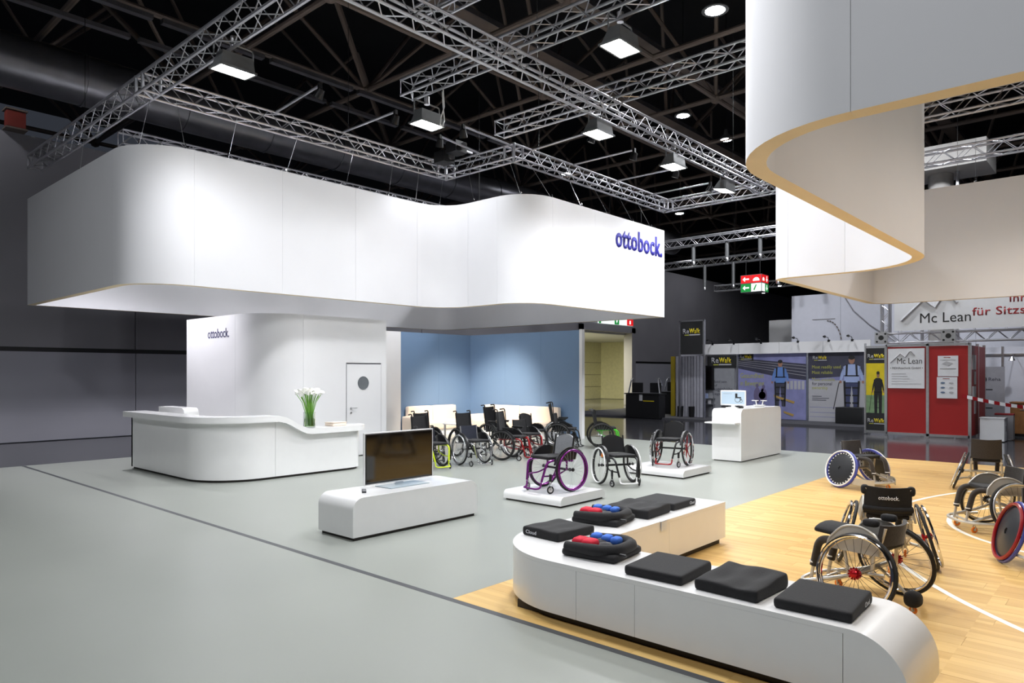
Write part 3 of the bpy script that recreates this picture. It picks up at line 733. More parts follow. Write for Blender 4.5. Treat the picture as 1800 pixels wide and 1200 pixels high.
# vase of white callas
VX, VY, VZ = 6.97, 11.12, 0.83
vs_ = thing('glass_vase', 'tall clear glass vase on the dipped reception worktop', 'vase', (VX, VY, VZ))
gl = mat('clear_glass', (236, 246, 236), 0.03, trans=1.0, var=0.0)
MB().lathe([(0.0, 0.0), (0.105, 0.0), (0.105, 0.02), (0.1, 0.28), (0.094, 0.28), (0.094, 0.02), (0.0, 0.018)], 'z', 28).obj('vase_wall', gl, vs_)
MB().lathe([(0.0, 0.021), (0.091, 0.021), (0.091, 0.16), (0.0, 0.16)], 'z', 24).obj('water', mat('vase_water', (226, 240, 200), 0.02, trans=1.0, var=0.0), vs_)
bl_me = MB().lathe([(0.0, -0.04), (0.016, -0.03), (0.028, 0.0), (0.044, 0.022), (0.06, 0.034), (0.05, 0.03), (0.022, 0.012), (0.0, 0.01)], 'z', 12).mesh('blossom', M_PETAL)
random.seed(3)
for i in range(26):
    a = i * 2.4; rr = 0.3 * math.sqrt((i + 0.5) / 26); hh = 0.62 + random.uniform(-0.02, 0.03) - rr * 0.25
    f = thing('calla_flower', 'white calla flower on a long green stem in the reception vase', 'flower', (VX, VY, VZ + 0.03), 0.0, 'white callas in the reception vase')
    bx, by = 0.3 * rr * math.cos(a), 0.3 * rr * math.sin(a)
    q = (rr * 0.8 * math.cos(a), rr * 0.8 * math.sin(a), hh)
    MB().tube([(bx, by, 0), (bx * 0.75, by * 0.75, 0.2), (bx * 0.4 + q[0] * 0.42, by * 0.4 + q[1] * 0.42, 0.42), q], 0.006, 6).obj('stem', M_STEM, f)
    o = link('blossom', bl_me, f, (q[0], q[1], q[2] + 0.02)); o.rotation_euler = (math.sin(a) * -0.5, math.cos(a) * 0.5, a)

# ================================================================== waterfall benches and pedestals
def waterfall(name, label, cat, x0, x1, y0, y1, h, r, kick=0.035, group=None, joints=()):
    """white piece whose top rolls over into its two ends along x"""
    t = thing(name, label, cat, (x0, y0, 0), 0, group)
    L, W = x1 - x0, y1 - y0; th = 0.025
    o_ = [(0, kick)] + [(r + r * math.cos(a), h - r + r * math.sin(a)) for a in [PI - PI/2 * i / 10 for i in range(11)]] + \
         [(L - r + r * math.cos(a), h - r + r * math.sin(a)) for a in [PI/2 - PI/2 * i / 10 for i in range(11)]] + [(L, kick)]
    ri = r - th
    i_ = [(th, kick)] + [(r + ri * math.cos(a), h - r + ri * math.sin(a)) for a in [PI - PI/2 * i / 10 for i in range(11)]] + \
         [(L - r + ri * math.cos(a), h - r + ri * math.sin(a)) for a in [PI/2 - PI/2 * i / 10 for i in range(11)]] + [(L - th, kick)]
    m = MB(); k = len(o_); vs = []
    for (a, b), (c, d) in zip(o_, i_): vs += [(a, 0, b), (a, W, b), (c, W, d), (c, 0, d)]
    fs = [(4*i+e, 4*i+(e+1) % 4, 4*i+4+(e+1) % 4, 4*i+4+e) for i in range(k-1) for e in range(4)] + [(0, 3, 2, 1), (4*k-4, 4*k-3, 4*k-2, 4*k-1)]
    m.add(vs, fs).obj('top_shell', M_WHITE, t, angle=40)
    ii = [(a, b) for a, b in i_]
    for ya, yb in ((0.001, 0.02), (W - 0.02, W - 0.001)):
        MB().prism(ii, 'y', ya, yb).obj('side_panel', M_WHITE, t, smooth=False)
    MB().box(0.03, L - 0.03, 0.03, W - 0.03, 0.0, kick).obj('plinth', M_PLINTH, t, smooth=False)
    return t
waterfall('display_bench', 'low white waterfall bench carrying the television', 'bench', 4.47, 6.36, 6.29, 6.95, 0.455, 0.13)
waterfall('display_pedestal', 'low white pedestal under the purple wheelchair', 'pedestal', 7.42, 8.46, 5.78, 6.82, 0.14, 0.075, 0.025)
waterfall('display_pedestal', 'low white pedestal under the red and chrome wheelchair', 'pedestal', 10.85, 11.9, 5.82, 6.95, 0.14, 0.075, 0.025)
ct = waterfall('demo_counter', 'tall white counter with monitor by the stand edge', 'counter', 13.68, 15.78, 6.05, 6.68, 1.07, 0.11, 0.02)
MB().rbox((-0.1, 0.35, 0.79), (0.3, 0.66, 0.035), 0.012, 4).obj('keyboard_shelf', M_WHITE, ct)
MB().rbox((0.03, 0.34, 0.72), (0.02, 0.5, 0.1), 0.006, 3).obj('shelf_bracket', M_WHITE, ct)

# monitor, cables and white dock on the counter
mo = thing('computer_monitor', 'white framed monitor showing a wheelchair on the tall counter', 'monitor', (14.15, 6.43, 1.07))
MB().rbox((0, 0, 0.215), (0.035, 0.56, 0.32), 0.01, 4).obj('bezel', M_WHITE, mo)
MB().box(-0.02, -0.018, -0.255, 0.255, 0.085, 0.345).obj('screen', emis('monitor_glow', (200, 222, 240), 0.3), mo, smooth=False)
pr = MB()
def prt(c, y, z, r): pr.torus(r, 0.004, 'x', 18, 4, c=(-0.0215, y, z))
prt(0, -0.1, 0.18, 0.055); prt(0, -0.18, 0.155, 0.03)
pr.box(-0.022, -0.0205, -0.18, -0.07, 0.21, 0.235).box(-0.022, -0.0205, -0.1, -0.05, 0.21, 0.31).box(-0.022, -0.0205, -0.185, -0.17, 0.16, 0.21)
pr.box(-0.0215, -0.0205, 0.02, 0.22, 0.3, 0.303)
pr.obj('screen_drawing', M_INK, mo)
MB().box(-0.015, 0.02, -0.04, 0.04, 0.02, 0.08).rbox((0, 0, 0.01), (0.18, 0.26, 0.02), 0.006, 3).obj('stand', M_WHITE, mo)
for k, (y, lab) in enumerate(((0.2, 'black card reader left of the monitor foot'), (-0.13, 'black adapter right of the monitor foot'))):
    q = thing('small_device', lab, 'device', (14.18, 6.43 + y, 1.07))
    MB().rbox((0, 0, 0.02), (0.12, 0.12, 0.04), 0.01, 3).obj('case', M_BLACK, q)
    MB().rbox((0, 0, 0.043), (0.08, 0.08, 0.008), 0.003, 3).obj('button_pad', M_FABRIC2, q)
dk2 = thing('display_stand', 'small white two-armed stand on the rear of the tall counter', 'stand', (14.95, 6.2, 1.07), R(10))
MB().rbox((0, 0, 0.045), (0.12, 0.24, 0.015), 0.005, 3).box(-0.01, 0.01, -0.1, 0.1, 0.0, 0.04).obj('base', M_WHITE, dk2)
for s_ in (-1, 1):
    MB().tube([(0, s_*0.06, 0.05), (0, s_*0.075, 0.13)], 0.012, 8).obj('post', M_WHITE, dk2)
    MB().rbox((0, s_*0.09, 0.14), (0.1, 0.13, 0.016), 0.006, 3).obj('tray', M_WHITE, dk2)
kb = thing('keyboard', 'flat white keyboard lying on the shelf of the tall counter', 'keyboard', (13.58, 6.45, 0.8075))
MB().rbox((0, 0, 0.008), (0.13, 0.3, 0.016), 0.005, 4).obj('body', M_WHITE, kb)
for i in range(4): MB().box(-0.05 + i*0.027, -0.03 + i*0.027, -0.135, 0.135, 0.016, 0.019).obj('key_row', M_PAPER, kb, smooth=False)

# television and remote
tv = thing('television', 'flat television with white frame and glass foot on the low bench', 'television', (5.45, 6.72, 0.455))
MB().rbox((0, 0, 0.345), (1.06, 0.03, 0.615), 0.008, 4).obj('frame', M_WHITE, tv)
MB().box(-0.5, 0.5, -0.0175, -0.0155, 0.068, 0.622).obj('screen', M_SCREEN, tv, smooth=False)
MB().box(-0.515, 0.515, -0.0165, -0.0152, 0.055, 0.637).obj('bezel', M_BLACK, tv, smooth=False)
MB().rbox((0.0, -0.06, 0.006), (0.6, 0.3, 0.012), 0.005, 3).obj('glass_foot', mat('foot_glass', (178, 192, 200), 0.08, var=0.01), tv)
MB().box(-0.06, 0.06, 0.0, 0.02, 0.012, 0.05).obj('neck', M_CHROME, tv, smooth=False)
rm = thing('remote_control', 'dark grey remote control on the bench left of the television', 'remote', (4.84, 6.6, 0.455), R(-35))
MB().rbox((0, 0, 0.009), (0.05, 0.2, 0.018), 0.006, 4).obj('case', M_FABRIC2, rm)
for i in range(5):
    for j in range(3): MB().box(-0.016 + j*0.012, -0.008 + j*0.012, -0.075 + i*0.028, -0.06 + i*0.028, 0.018, 0.0195).obj('button', M_GREYINK, rm, smooth=False)

# ================================================================== L-shaped cushion bench
LZ = 0.435
lb_ = thing('cushion_bench', 'white L-shaped bench with rounded outer corner carrying seat cushions', 'bench')
bx0, bx1, by1, lx, ly0, cr = 4.0, 4.68, 4.02, 7.09, 3.31, 0.8
oc = [V2(bx0 + cr + cr * math.cos(a), by1 - cr + cr * math.sin(a)) for a in [PI - PI/2 * i / 16 for i in range(17)]]
# worktops: arm along y with waterfall end, corner and arm along x
YE, RW = 0.88, 0.3
def lpanel(pts, z0, z1, name, m_, t=0.03):
    m = MB(); vs = []; k = len(pts)
    for i in range(k):
        d = (pts[min(i+1, k-1)] - pts[max(i-1, 0)]).normalized(); q = pts[i] + V2(d.y, -d.x) * t
        p = pts[i]; vs += [(p.x, p.y, z0), (p.x, p.y, z1), (q.x, q.y, z1), (q.x, q.y, z0)]
    fs = [(4*i+e, 4*i+(e+1) % 4, 4*i+4+(e+1) % 4, 4*i+4+e) for i in range(k-1) for e in range(4)] + [(0, 3, 2, 1), (4*k-4, 4*k-3, 4*k-2, 4*k-1)]
    return m.add(vs, fs).obj(name, m_, lb_, angle=45)
M_GREYFRONT = mat('pale_grey_lacquer', (214, 218, 222), 0.25, var=0.01, coat=0.3)
# top slab of the L (arm along y stops where the waterfall starts)
poly = [(bx0, YE + RW), (bx1, YE + RW), (bx1, ly0), (lx, ly0), (lx, by1)] + [(p.x, p.y) for p in oc[::-1]]
MB().prism(poly, 'z', LZ - 0.03, LZ).obj('top_slab', M_WHITE, lb_, angle=40)
# waterfall end
m = MB(); vs = []; prof = [(YE + RW - RW * math.sin(a), LZ - RW + RW * math.cos(a)) for a in [PI/2 * i / 14 for i in range(15)]] + [(YE, 0.06)]
prin = [(YE + RW - (RW - 0.03) * math.sin(a), LZ - RW + (RW - 0.03) * math.cos(a)) for a in [PI/2 * i / 14 for i in range(15)]] + [(YE + 0.03, 0.06)]
for (a, b), (c, d) in zip(prof, prin): vs += [(bx0, a, b), (bx1, a, b), (bx1, c, d), (bx0, c, d)]
k = len(prof)
m.add(vs, [(4*i+e, 4*i+(e+1) % 4, 4*i+4+(e+1) % 4, 4*i+4+e) for i in range(k-1) for e in range(4)] + [(0, 3, 2, 1), (4*k-4, 4*k-3, 4*k-2, 4*k-1)]).obj('waterfall_end', M_WHITE, lb_, angle=40)
# fronts
endpoly = [(YE + 0.006, 0.06)] + [(YE + RW - (RW - 0.006) * math.sin(a), LZ - RW + (RW - 0.006) * math.cos(a)) for a in [PI/2 - PI/2 * i / 14 for i in range(15)]] + [(1.2, LZ - 0.006), (1.2, 0.06)]
MB().prism(endpoly, 'x', bx0 + 0.001, bx0 + 0.02).obj('front_panel', M_WHITE, lb_, smooth=False)
for a, b in ((1.203, 2.5), (2.503, 2.98)): MB().box(bx0 + 0.001, bx0 + 0.02, a, b, 0.06, LZ - 0.031).obj('front_panel', M_WHITE, lb_, smooth=False)
lpanel([V2(bx0 + 0.001, 2.983)] + oc + [V2(5.0, by1)], 0.06, LZ - 0.031, 'front_panel', M_WHITE)
MB().box(5.003, lx, by1 - 0.02, by1, 0.06, LZ - 0.031).obj('front_panel', M_WHITE, lb_, smooth=False)
MB().box(bx1 - 0.02, bx1, YE + RW, ly0, 0.06, LZ - 0.031).obj('inner_panel', M_WHITE, lb_, smooth=False)
for a, b in ((bx1, 5.9), (5.903, lx)): MB().box(a, b, ly0 + 0.001, ly0 + 0.02, 0.06, LZ - 0.031).obj('inner_panel', M_WHITE, lb_, smooth=False)
MB().box(lx - 0.02, lx - 0.001, ly0 + 0.02, by1 - 0.02, 0.06, LZ - 0.031).obj('end_panel', M_WHITE, lb_, smooth=False)
lpanel([V2(bx0 + 0.06, YE + 0.05), V2(bx0 + 0.06, by1 - cr)] + [V2(bx0 + cr + (cr - 0.06) * math.cos(a), by1 - cr + (cr - 0.06) * math.sin(a)) for a in [PI - PI/2 * i / 16 for i in range(1, 17)]] + [V2(lx - 0.06, by1 - 0.06)], 0, 0.06, 'plinth', M_PLINTH)
MB().box(bx0 + 0.08, bx1 - 0.04, YE + 0.05, 3.6, 0, 0.06).box(bx1 - 0.04, lx - 0.06, ly0 + 0.04, by1 - 0.1, 0, 0.06).obj('plinth', M_PLINTH, lb_, smooth=False)

# ------------------------------------------------------------------ seat cushions
def cushion_flat(label, x, y, rz, tag_text=None, sx=0.43, sy=0.43, h=0.07, wedge=0.0, wave=0.0, seed=0, tagpos=None):
    t = thing('seat_cushion', label, 'cushion', (x, y, LZ), rz, 'seat cushions on the white bench')
    rnd = random.Random(seed)
    def fn(a, b, c):
        if c > 0:
            c += wedge * a / sx
            if wave: c += wave * (math.cos(7.5 * b / sy * 2) * 0.5 - 0.3 * math.cos(4 * a / sx)) * max(0, 1 - (2*a/sx)**6) * max(0, 1 - (2*b/sy)**6) + wave * 0.35 * math.sin(23*a + seed) * math.sin(19*b + seed)
        else:
            pass
        sag = 1 + 0.02 * math.cos(PI * c / h)
        return (a * sag, b * sag, c)
    MB().rbox((0, 0, h / 2), (sx, sy, h), 0.014, 16, fn).obj('cover', M_FABRIC, t)
    # piping seam round the top edge and zip seam
    pp = []
    for i in range(48):
        a = 2 * PI * i / 48; ca, sa = math.cos(a), math.sin(a); k_ = 1 / max(abs(ca), abs(sa)) ** 0.82
        pp.append((sx/2 * 1.0 * min(1, max(-1, ca * k_)), sy/2 * 1.0 * min(1, max(-1, sa * k_)), h * 0.42))
    MB().tube(pp, 0.003, 5, closed=True).obj('zip_seam', M_BLACK, t)
    if tag_text:
        px, py, M_, wd = tagpos
        text('brand_tag', tag_text, wd, M_PAPER, t, (px, py, h * 0.3), M=M_, depth=0.001, height=0.03)
    return t
def cushion_cell(label, x, y, rz, blue=True):
    """moulded cushion: raised horseshoe rim, soft cells, red and blue gel pads"""
    t = thing('seat_cushion', label, 'cushion', (x, y, LZ), rz, 'seat cushions on the white bench')
    MB().rbox((0, 0, 0.03), (0.46, 0.44, 0.06), 0.028, 8).obj('base_pad', M_FABRIC, t)
    # rim: local x is depth (rear at -x), y is width
    MB().tube(fillet([(0.2, 0.19, 0.07), (-0.1, 0.2, 0.075), (-0.2, 0.12, 0.075), (-0.2, -0.12, 0.075), (-0.1, -0.2, 0.075), (0.2, -0.19, 0.07)], 0.09), [0.036] + [0.044] * 24 + [0.034], 10).obj('rim_bolster', M_FABRIC, t)
    for k_, (a, b, r_) in enumerate(((0.06, 0.1, 0.07), (0.17, 0.07, 0.06), (0.16, -0.06, 0.06), (0.05, -0.1, 0.07), (-0.03, 0.0, 0.06), (0.07, 0.0, 0.05))):
        MB().lathe([(0.0, -0.02), (r_, -0.015), (r_ * 1.05, 0.01), (r_ * 0.7, 0.032), (0.0, 0.04)], 'z', 16, c=(a, b, 0.055)).obj('soft_cell', M_FABRIC2, t)
    for a, b in ((0.12, 0.11), (0.03, 0.12)):
        MB().rbox((a, b, 0.098), (0.11, 0.13, 0.075), 0.036, 6).obj('red_gel_pad', M_REDFAB, t)
    for a, b in ((0.12, -0.13), (0.02, -0.12), (-0.07, -0.1)):
        MB().rbox((a, b, 0.092), (0.08, 0.1, 0.06), 0.029, 6).obj('blue_gel_pad', M_BLUEFAB, t)
    MB().lathe([(0.012, 0), (0.012, 0.05)], 'x', 8, c=(-0.29, 0.16, 0.06)).obj('air_valve', M_BLACK, t)
    return t
FX = FACE['-x']; FY = FACE['-y']
cushion_flat('flat black cushion at the open waterfall end of the bench', 4.3, 1.4, 0.03, 'Cloud', 0.44, 0.42, 0.07, 0.02, tagpos=(0.05, -0.214, FY, 0.1))
cushion_flat('black contoured cushion with wavy top second from the waterfall end', 4.3, 1.9, -0.05, None, 0.44, 0.41, 0.085, 0.03, 0.014, 3)
cushion_flat('plain flat black cushion third from the waterfall end', 4.3, 2.42, 0.02, None, 0.44, 0.42, 0.07, 0.012, 0.0, 5)
cushion_cell('black moulded cushion with red and blue gel pads near the front corner', 4.42, 3.05, R(95))
cushion_flat('black cushion with white tag on the rounded bench corner', 4.72, 3.7, R(-4), 'Cloud', 0.46, 0.4, 0.075, -0.005, 0.008, 7, tagpos=(-0.234, 0.16, FX, 0.12))
cushion_cell('black moulded cushion with red gel pads on the rear bench wing', 5.42, 3.72, R(100))
cushion_flat('black contoured cushion on the rear wing behind the gel cushion', 5.95, 3.68, 0.05, None, 0.46, 0.46, 0.09, 0.01, 0.018, 11)
cushion_flat('flat black tagged cushion at the far end of the rear wing', 6.5, 3.7, 0.0, 'Cloud', 0.46, 0.46, 0.07, 0.0, 0.0, 12, tagpos=(0.1, -0.234, FY, 0.1))
cd = thing('paper_tag', 'small white paper tag hanging over the inner edge of the bench', 'tag', (5.78, 3.36, LZ), 0)
MB().box(-0.06, 0.06, -0.03, 0.02, 0.0, 0.003).obj('card', M_PAPER, cd, smooth=False)
MB().box(-0.045, 0.05, -0.064, -0.06, -0.085, 0.003).box(-0.045, 0.05, -0.064, -0.03, 0.0, 0.003).obj('hanging_flap', M_PAPER, cd, smooth=False)
# ================================================================== wheelchairs
WM = {}
def wheel_mesh(kind, m_, key=None):
    k = (kind, m_.name)
    if k in WM: return WM[k]
    if kind == 'tire': me = MB().torus(0.289, 0.0165, 'y', 44, 8).mesh('wheel', m_)
    elif kind == 'tire_thin': me = MB().torus(0.291, 0.0145, 'y', 44, 8).mesh('wheel', m_)
    elif kind == 'rim': me = MB().torus(0.27, 0.011, 'y', 44, 6).mesh('rim', m_)
    elif kind == 'push_rim':
        m = MB().torus(0.277, 0.0115, 'y', 44, 7, c=(0, 0.042, 0))
        for i in range(6):
            a = PI * i / 3; m.tube([(0.275*math.cos(a), 0.042, 0.275*math.sin(a)), (0.268*math.cos(a), 0.0, 0.268*math.sin(a))], 0.004, 5)
        me = m.mesh('push_rim', m_)
    elif kind == 'spokes':
        m = MB()
        for i in range(24):
            a = 2*PI*i/24; b = a + (0.32 if i % 2 else -0.32); y = 0.022 if i % 4 < 2 else -0.022
            m.tube([(0.022*math.cos(b), y, 0.022*math.sin(b)), (0.27*math.cos(a), 0, 0.27*math.sin(a))], 0.0016, 4, caps=False)
        me = m.mesh('spokes', m_)
    elif kind == 'mag':
        m = MB()
        for i in range(6):
            a = 2*PI*i/6; m.tube([(0.02*math.cos(a), 0.0, 0.02*math.sin(a)), (0.15*math.cos(a + 0.12), 0, 0.15*math.sin(a + 0.12)), (0.27*math.cos(a), 0, 0.27*math.sin(a))], [0.014, 0.009, 0.012], 6)
        me = m.mesh('spokes', m_)
    elif kind == 'hub': me = MB().lathe([(0.0, -0.035), (0.026, -0.035), (0.026, -0.022), (0.013, -0.018), (0.013, 0.018), (0.026, 0.022), (0.026, 0.035), (0.012, 0.04), (0.0, 0.045)], 'y', 14).mesh('hub', m_)
    elif kind == 'hub_big':
        m = MB().lathe([(0.0, -0.04), (0.03, -0.04), (0.034, -0.022), (0.016, -0.016), (0.016, 0.016), (0.034, 0.022), (0.03, 0.04), (0.01, 0.05), (0.0, 0.05)], 'y', 16)
        for i in range(12):
            a = 2*PI*i/12; m.lathe([(0.008, 0.018), (0.008, 0.03)], 'y', 6, c=(0.04*math.cos(a), 0, 0.04*math.sin(a)))
        me = m.mesh('hub', m_)
    elif kind == 'disc': me = MB().lathe([(0.255, 0.012), (0.2, 0.03), (0.03, 0.042), (0.028, 0.03), (0.0, 0.03)], 'y', 40).mesh('disc_cover', m_)
    elif kind == 'studs':
        m = MB()
        for i in range(28):
            a = 2*PI*i/28; m.lathe([(0.009, 0.012), (0.009, 0.027), (0.0, 0.028)], 'y', 6, c=(0.232*math.cos(a), 0, 0.243*math.sin(a)))
        me = m.mesh('cover_studs', m_)
    elif kind == 'fat_rim': me = MB().torus(0.268, 0.017, 'y', 44, 8, c=(0, 0.03, 0)).mesh('push_rim', m_)
    elif kind == 'reflector': me = MB().box(-0.02, 0.02, -0.01, 0.01, 0.15, 0.2).mesh('reflector', m_, smooth=False)
    WM[k] = me
    return me
def wheel(parent, side, y, camber, spec, z=None, spin=0.0):
    """spec: dict of kind -> material; 'tire' first"""
    tk = 'tire_thin' if 'tire_thin' in spec else 'tire'
    w_ = link('wheel', wheel_mesh(tk, spec[tk]), parent)
    mt = Matrix.Rotation(R(camber) * side, 4, 'X')
    if side < 0: mt = mt @ Matrix.Rotation(PI, 4, 'Z')
    mt = mt @ Matrix.Rotation(spin, 4, 'Y')
    zc = 0.305 * math.cos(R(camber)) + 0.001
    w_.matrix_local = Matrix.Translation((0, side * y, zc)) @ mt
    nm = {'rim': 'rim', 'push_rim': 'push_rim', 'spokes': 'spokes', 'mag': 'spokes', 'hub': 'hub', 'hub_big': 'hub', 'disc': 'disc_cover', 'studs': 'cover_studs', 'fat_rim': 'push_rim', 'reflector': 'reflector'}
    for k, m_ in spec.items():
        if k.startswith('tire'): continue
        link(nm[k], wheel_mesh(k, m_), w_)
    return w_
_cast = {}
def caster(parent, x, y, ang, r=0.055, tyre=M_RUBBER, hub=M_ALU, fork=M_ALU, top=0.2):
    key = (r, tyre.name, hub.name, fork.name, top)
    if key not in _cast:
        f = MB().tube(fillet([(0, 0.02, r), (0, 0.024, r + r * 0.95), (0, 0.0, 2 * r + 0.03)], 0.02), 0.006, 6).tube(fillet([(0, -0.02, r), (0, -0.024, r + r * 0.95), (0, 0.0, 2 * r + 0.03)], 0.02), 0.006, 6).lathe([(0.015, 2*r + 0.02), (0.015, top)], 'z', 10).lathe([(0.006, -0.025), (0.006, 0.025)], 'y', 8, c=(0, 0, r))
        w1 = MB().torus(r - 0.012, 0.012, 'y', 22, 7).mesh('caster_wheel', tyre)
        h1 = MB().lathe([(r - 0.016, -0.006), (r - 0.016, 0.006)], 'y', 14).lathe([(0.014, -0.012), (0.014, 0.012)], 'y', 10).mesh('caster_hub', hub)
        _cast[key] = (f.mesh('caster_fork', fork), w1, h1)
    a, b, c = _cast[key]
    o = link('caster', a, parent, (x, y, 0)); o.rotation_euler = (0, 0, ang)
    link('caster_wheel', b, o, (0, 0, r)); link('caster_hub', c, o, (0, 0, r))
    return o
def curved_panel(z0, z1, half, depth, peak, th=0.02, n=10, lean=0.0, k=6, edge=0.0):
    """upholstered back: curves round local x, top edge may rise to a peak in the middle"""
    m = MB(); F = []; 
    def P(i, j, off):
        t = -1 + 2 * i / n; f = j / k
        ztop = z1 + peak * (1 - abs(t) ** 1.6) - edge * abs(t) ** 6
        z = z0 + (ztop - z0) * f
        x = -depth * (1 - t * t) - lean * (z - z0) - off
        return (x, t * half * (1 - 0.04 * f), z)
    for off in (0, th):
        F += [P(i, j, off) for j in range(k + 1) for i in range(n + 1)]
    w_ = n + 1; o2 = (k + 1) * w_; fs = []
    for j in range(k):
        for i in range(n):
            a = j * w_ + i; fs.append((a, a + 1, a + w_ + 1, a + w_)); fs.append((o2 + a, o2 + a + w_, o2 + a + w_ + 1, o2 + a + 1))
    for i in range(n):
        fs.append((i, o2 + i, o2 + i + 1, i + 1)); a = k * w_ + i; fs.append((a, a + 1, o2 + a + 1, o2 + a))
    for j in range(k):
        a = j * w_; fs.append((a, a + w_, o2 + a + w_, o2 + a)); a += n; fs.append((a, o2 + a, o2 + a + w_, a + w_))
    return m.add(F, fs)

def active_chair(label, x, y, z, head, frame, spec, back='shell', back_m=M_FABRIC, seat_m=M_FABRIC, handles=False, foot=None, fork=M_ALU, guard=M_BLACK, back_h=0.78, camber=3, group='active wheelchairs', spin=0.0, cw=M_RUBBER, peak=0.05, gadget=False):
    t = thing('wheelchair', label, 'wheelchair', (x, y, z), R(head), group)
    foot = foot or frame
    for s_ in (1, -1): wheel(t, s_, 0.275, camber, spec, spin=spin + s_ * 0.3)
    # side frames
    for s_ in (1, -1):
        yy = s_ * 0.2
        MB().tube(fillet([(-0.1, yy, 0.42), (0.3, yy, 0.45), (0.4, yy * 0.97, 0.42), (0.46, yy * 0.75, 0.16)], 0.14, 8), 0.0165, 8).obj('side_frame', frame, t)
        MB().tube([(0.02, yy, 0.3), (0.02, yy, 0.43)], 0.014, 8).tube(fillet([(0.02, yy * 0.95, 0.3), (0.2, yy, 0.24), (0.34, yy, 0.24), (0.445, yy * 0.85, 0.24)], 0.06), 0.011, 8).obj('lower_stay', frame, t)
        MB().tube([(-0.08, s_ * 0.185, 0.4), (-0.14, s_ * 0.185, back_h - 0.01)], 0.0125, 8).obj('back_post', M_BLACK if frame is not M_CHROME else M_ALU, t)
        # fender
        m = MB(); vs = []
        for i in range(13):
            a = R(15 + 125 * i / 12)
            for r_, w_ in ((0.318, 0.235), (0.318, 0.27), (0.322, 0.27), (0.322, 0.235)):
                vs.append((r_ * math.cos(a), s_ * w_, 0.305 + r_ * math.sin(a)))
        m.add(vs, [(4*i+e, 4*i+(e+1) % 4, 4*i+4+(e+1) % 4, 4*i+4+e) for i in range(12) for e in range(4)])
        pl = [(0.0, 0.44), (0.3, 0.44), (0.29, 0.47)] + [(0.315 * math.cos(R(a)), 0.305 + 0.315 * math.sin(R(a))) for a in (40, 60, 80, 100, 120)] + [(-0.12, 0.44)]
        m.prism(pl, 'y', s_ * 0.234, s_ * 0.237)
        m.obj('side_guard', guard, t)
        caster(t, 0.37, s_ * 0.235, R(180 - 15 * s_), fork=fork, top=0.24, tyre=cw)
        MB().lathe([(0.019, 0.17), (0.019, 0.27)], 'z', 10, c=(0.37, s_ * 0.235, 0)).obj('caster_housing', M_BLACK, t)
        if handles:
            MB().tube(fillet([(-0.14, s_ * 0.185, back_h - 0.02), (-0.15, s_ * 0.185, back_h + 0.045), (-0.26, s_ * 0.185, back_h + 0.03)], 0.04), 0.014, 8).obj('push_handle', M_BLACK, t)
    MB().tube([(0.0, -0.255, 0.3), (0.0, 0.255, 0.3)], 0.017, 10).obj('axle_tube', M_BLACK, t)
    MB().tube(fillet([(0.462, 0.148, 0.155), (0.47, 0.14, 0.075), (0.55, 0.13, 0.07), (0.55, -0.13, 0.07), (0.47, -0.14, 0.075), (0.462, -0.148, 0.155)], 0.045), 0.0125, 8).obj('footrest', foot, t)
    MB().rbox((0.14, 0, 0.475), (0.46, 0.37, 0.05), 0.02, 7, lambda a, b, c: (a, b, c + 0.03 * a)).obj('seat', seat_m, t)
    bk = curved_panel(0.49, back_h - (peak if back == 'shell' else 0), 0.2, 0.05 if back == 'shell' else 0.025, peak if back == 'shell' else -0.012, 0.025, 12, 0.17, edge=0.02 if back == 'shell' else 0.0)
    bk.obj('backrest', back_m, t, (-0.085, 0, 0))
    if gadget:
        MB().tube(fillet([(0.0, 0.245, 0.44), (0.0, 0.245, 0.64), (0.24, 0.245, 0.64)], 0.04), 0.012, 8).rbox((0.13, 0.245, 0.665), (0.26, 0.05, 0.03), 0.012, 4).obj('armrest', M_BLACK, t)
        MB().tube(fillet([(0.0, -0.245, 0.44), (0.0, -0.245, 0.64), (0.24, -0.245, 0.64)], 0.04), 0.012, 8).rbox((0.13, -0.245, 0.665), (0.26, 0.05, 0.03), 0.012, 4).obj('armrest', M_BLACK, t)
    return t
BLKW = {'tire': M_RUBBER, 'rim': M_BLACK, 'spokes': M_ALU, 'hub': M_ALU, 'push_rim': M_BLACK}
SILW = {'tire': M_RUBBER, 'rim': M_ALU, 'spokes': M_ALU, 'hub': M_ALU, 'push_rim': M_ALU}
WHW = {'tire': M_RUBBER, 'rim': M_BLACK, 'spokes': M_ALU, 'hub': M_BLACK, 'push_rim': M_WHITE, 'reflector': M_ORANGEREF}
PUW = {'tire': M_RUBBER, 'rim': M_PURPLE, 'spokes': M_ALU, 'hub': M_BLACK, 'push_rim': M_PURPLE}
RDW = {'tire': M_RUBBER, 'rim': M_BLACK, 'mag': M_RED, 'hub': M_ALU, 'push_rim': M_CHROME}
SHADE = mat('grey_shell_fabric', (128, 130, 134), 0.8, var=0.1, scale=60)
active_chair('purple framed wheelchair with grey shell back on the near pedestal', 7.97, 6.26, 0.14, 172, M_PURPLE, PUW, 'shell', SHADE, handles=False, peak=0.055)
active_chair('black wheelchair with white push rims standing between the two pedestals', 9.75, 6.45, 0.0, -122, M_BLACK, WHW, 'shell', M_FABRIC, foot=M_WHITE, fork=M_BLACK, peak=0.055)
active_chair('black wheelchair with red spokes and red footrest on the far pedestal', 11.5, 6.4, 0.14, -168, M_BLACK, RDW, 'shell', M_FABRIC, foot=M_RED, fork=M_ALU, peak=0.055)
G2 = 'wheelchairs parked before the blue walls'
active_chair('lime framed wheelchair half hidden behind the television', 8.95, 10.15, 0, -100, M_LIME, BLKW, 'sling', M_NAVY, handles=True, back_h=0.74, group=G2)
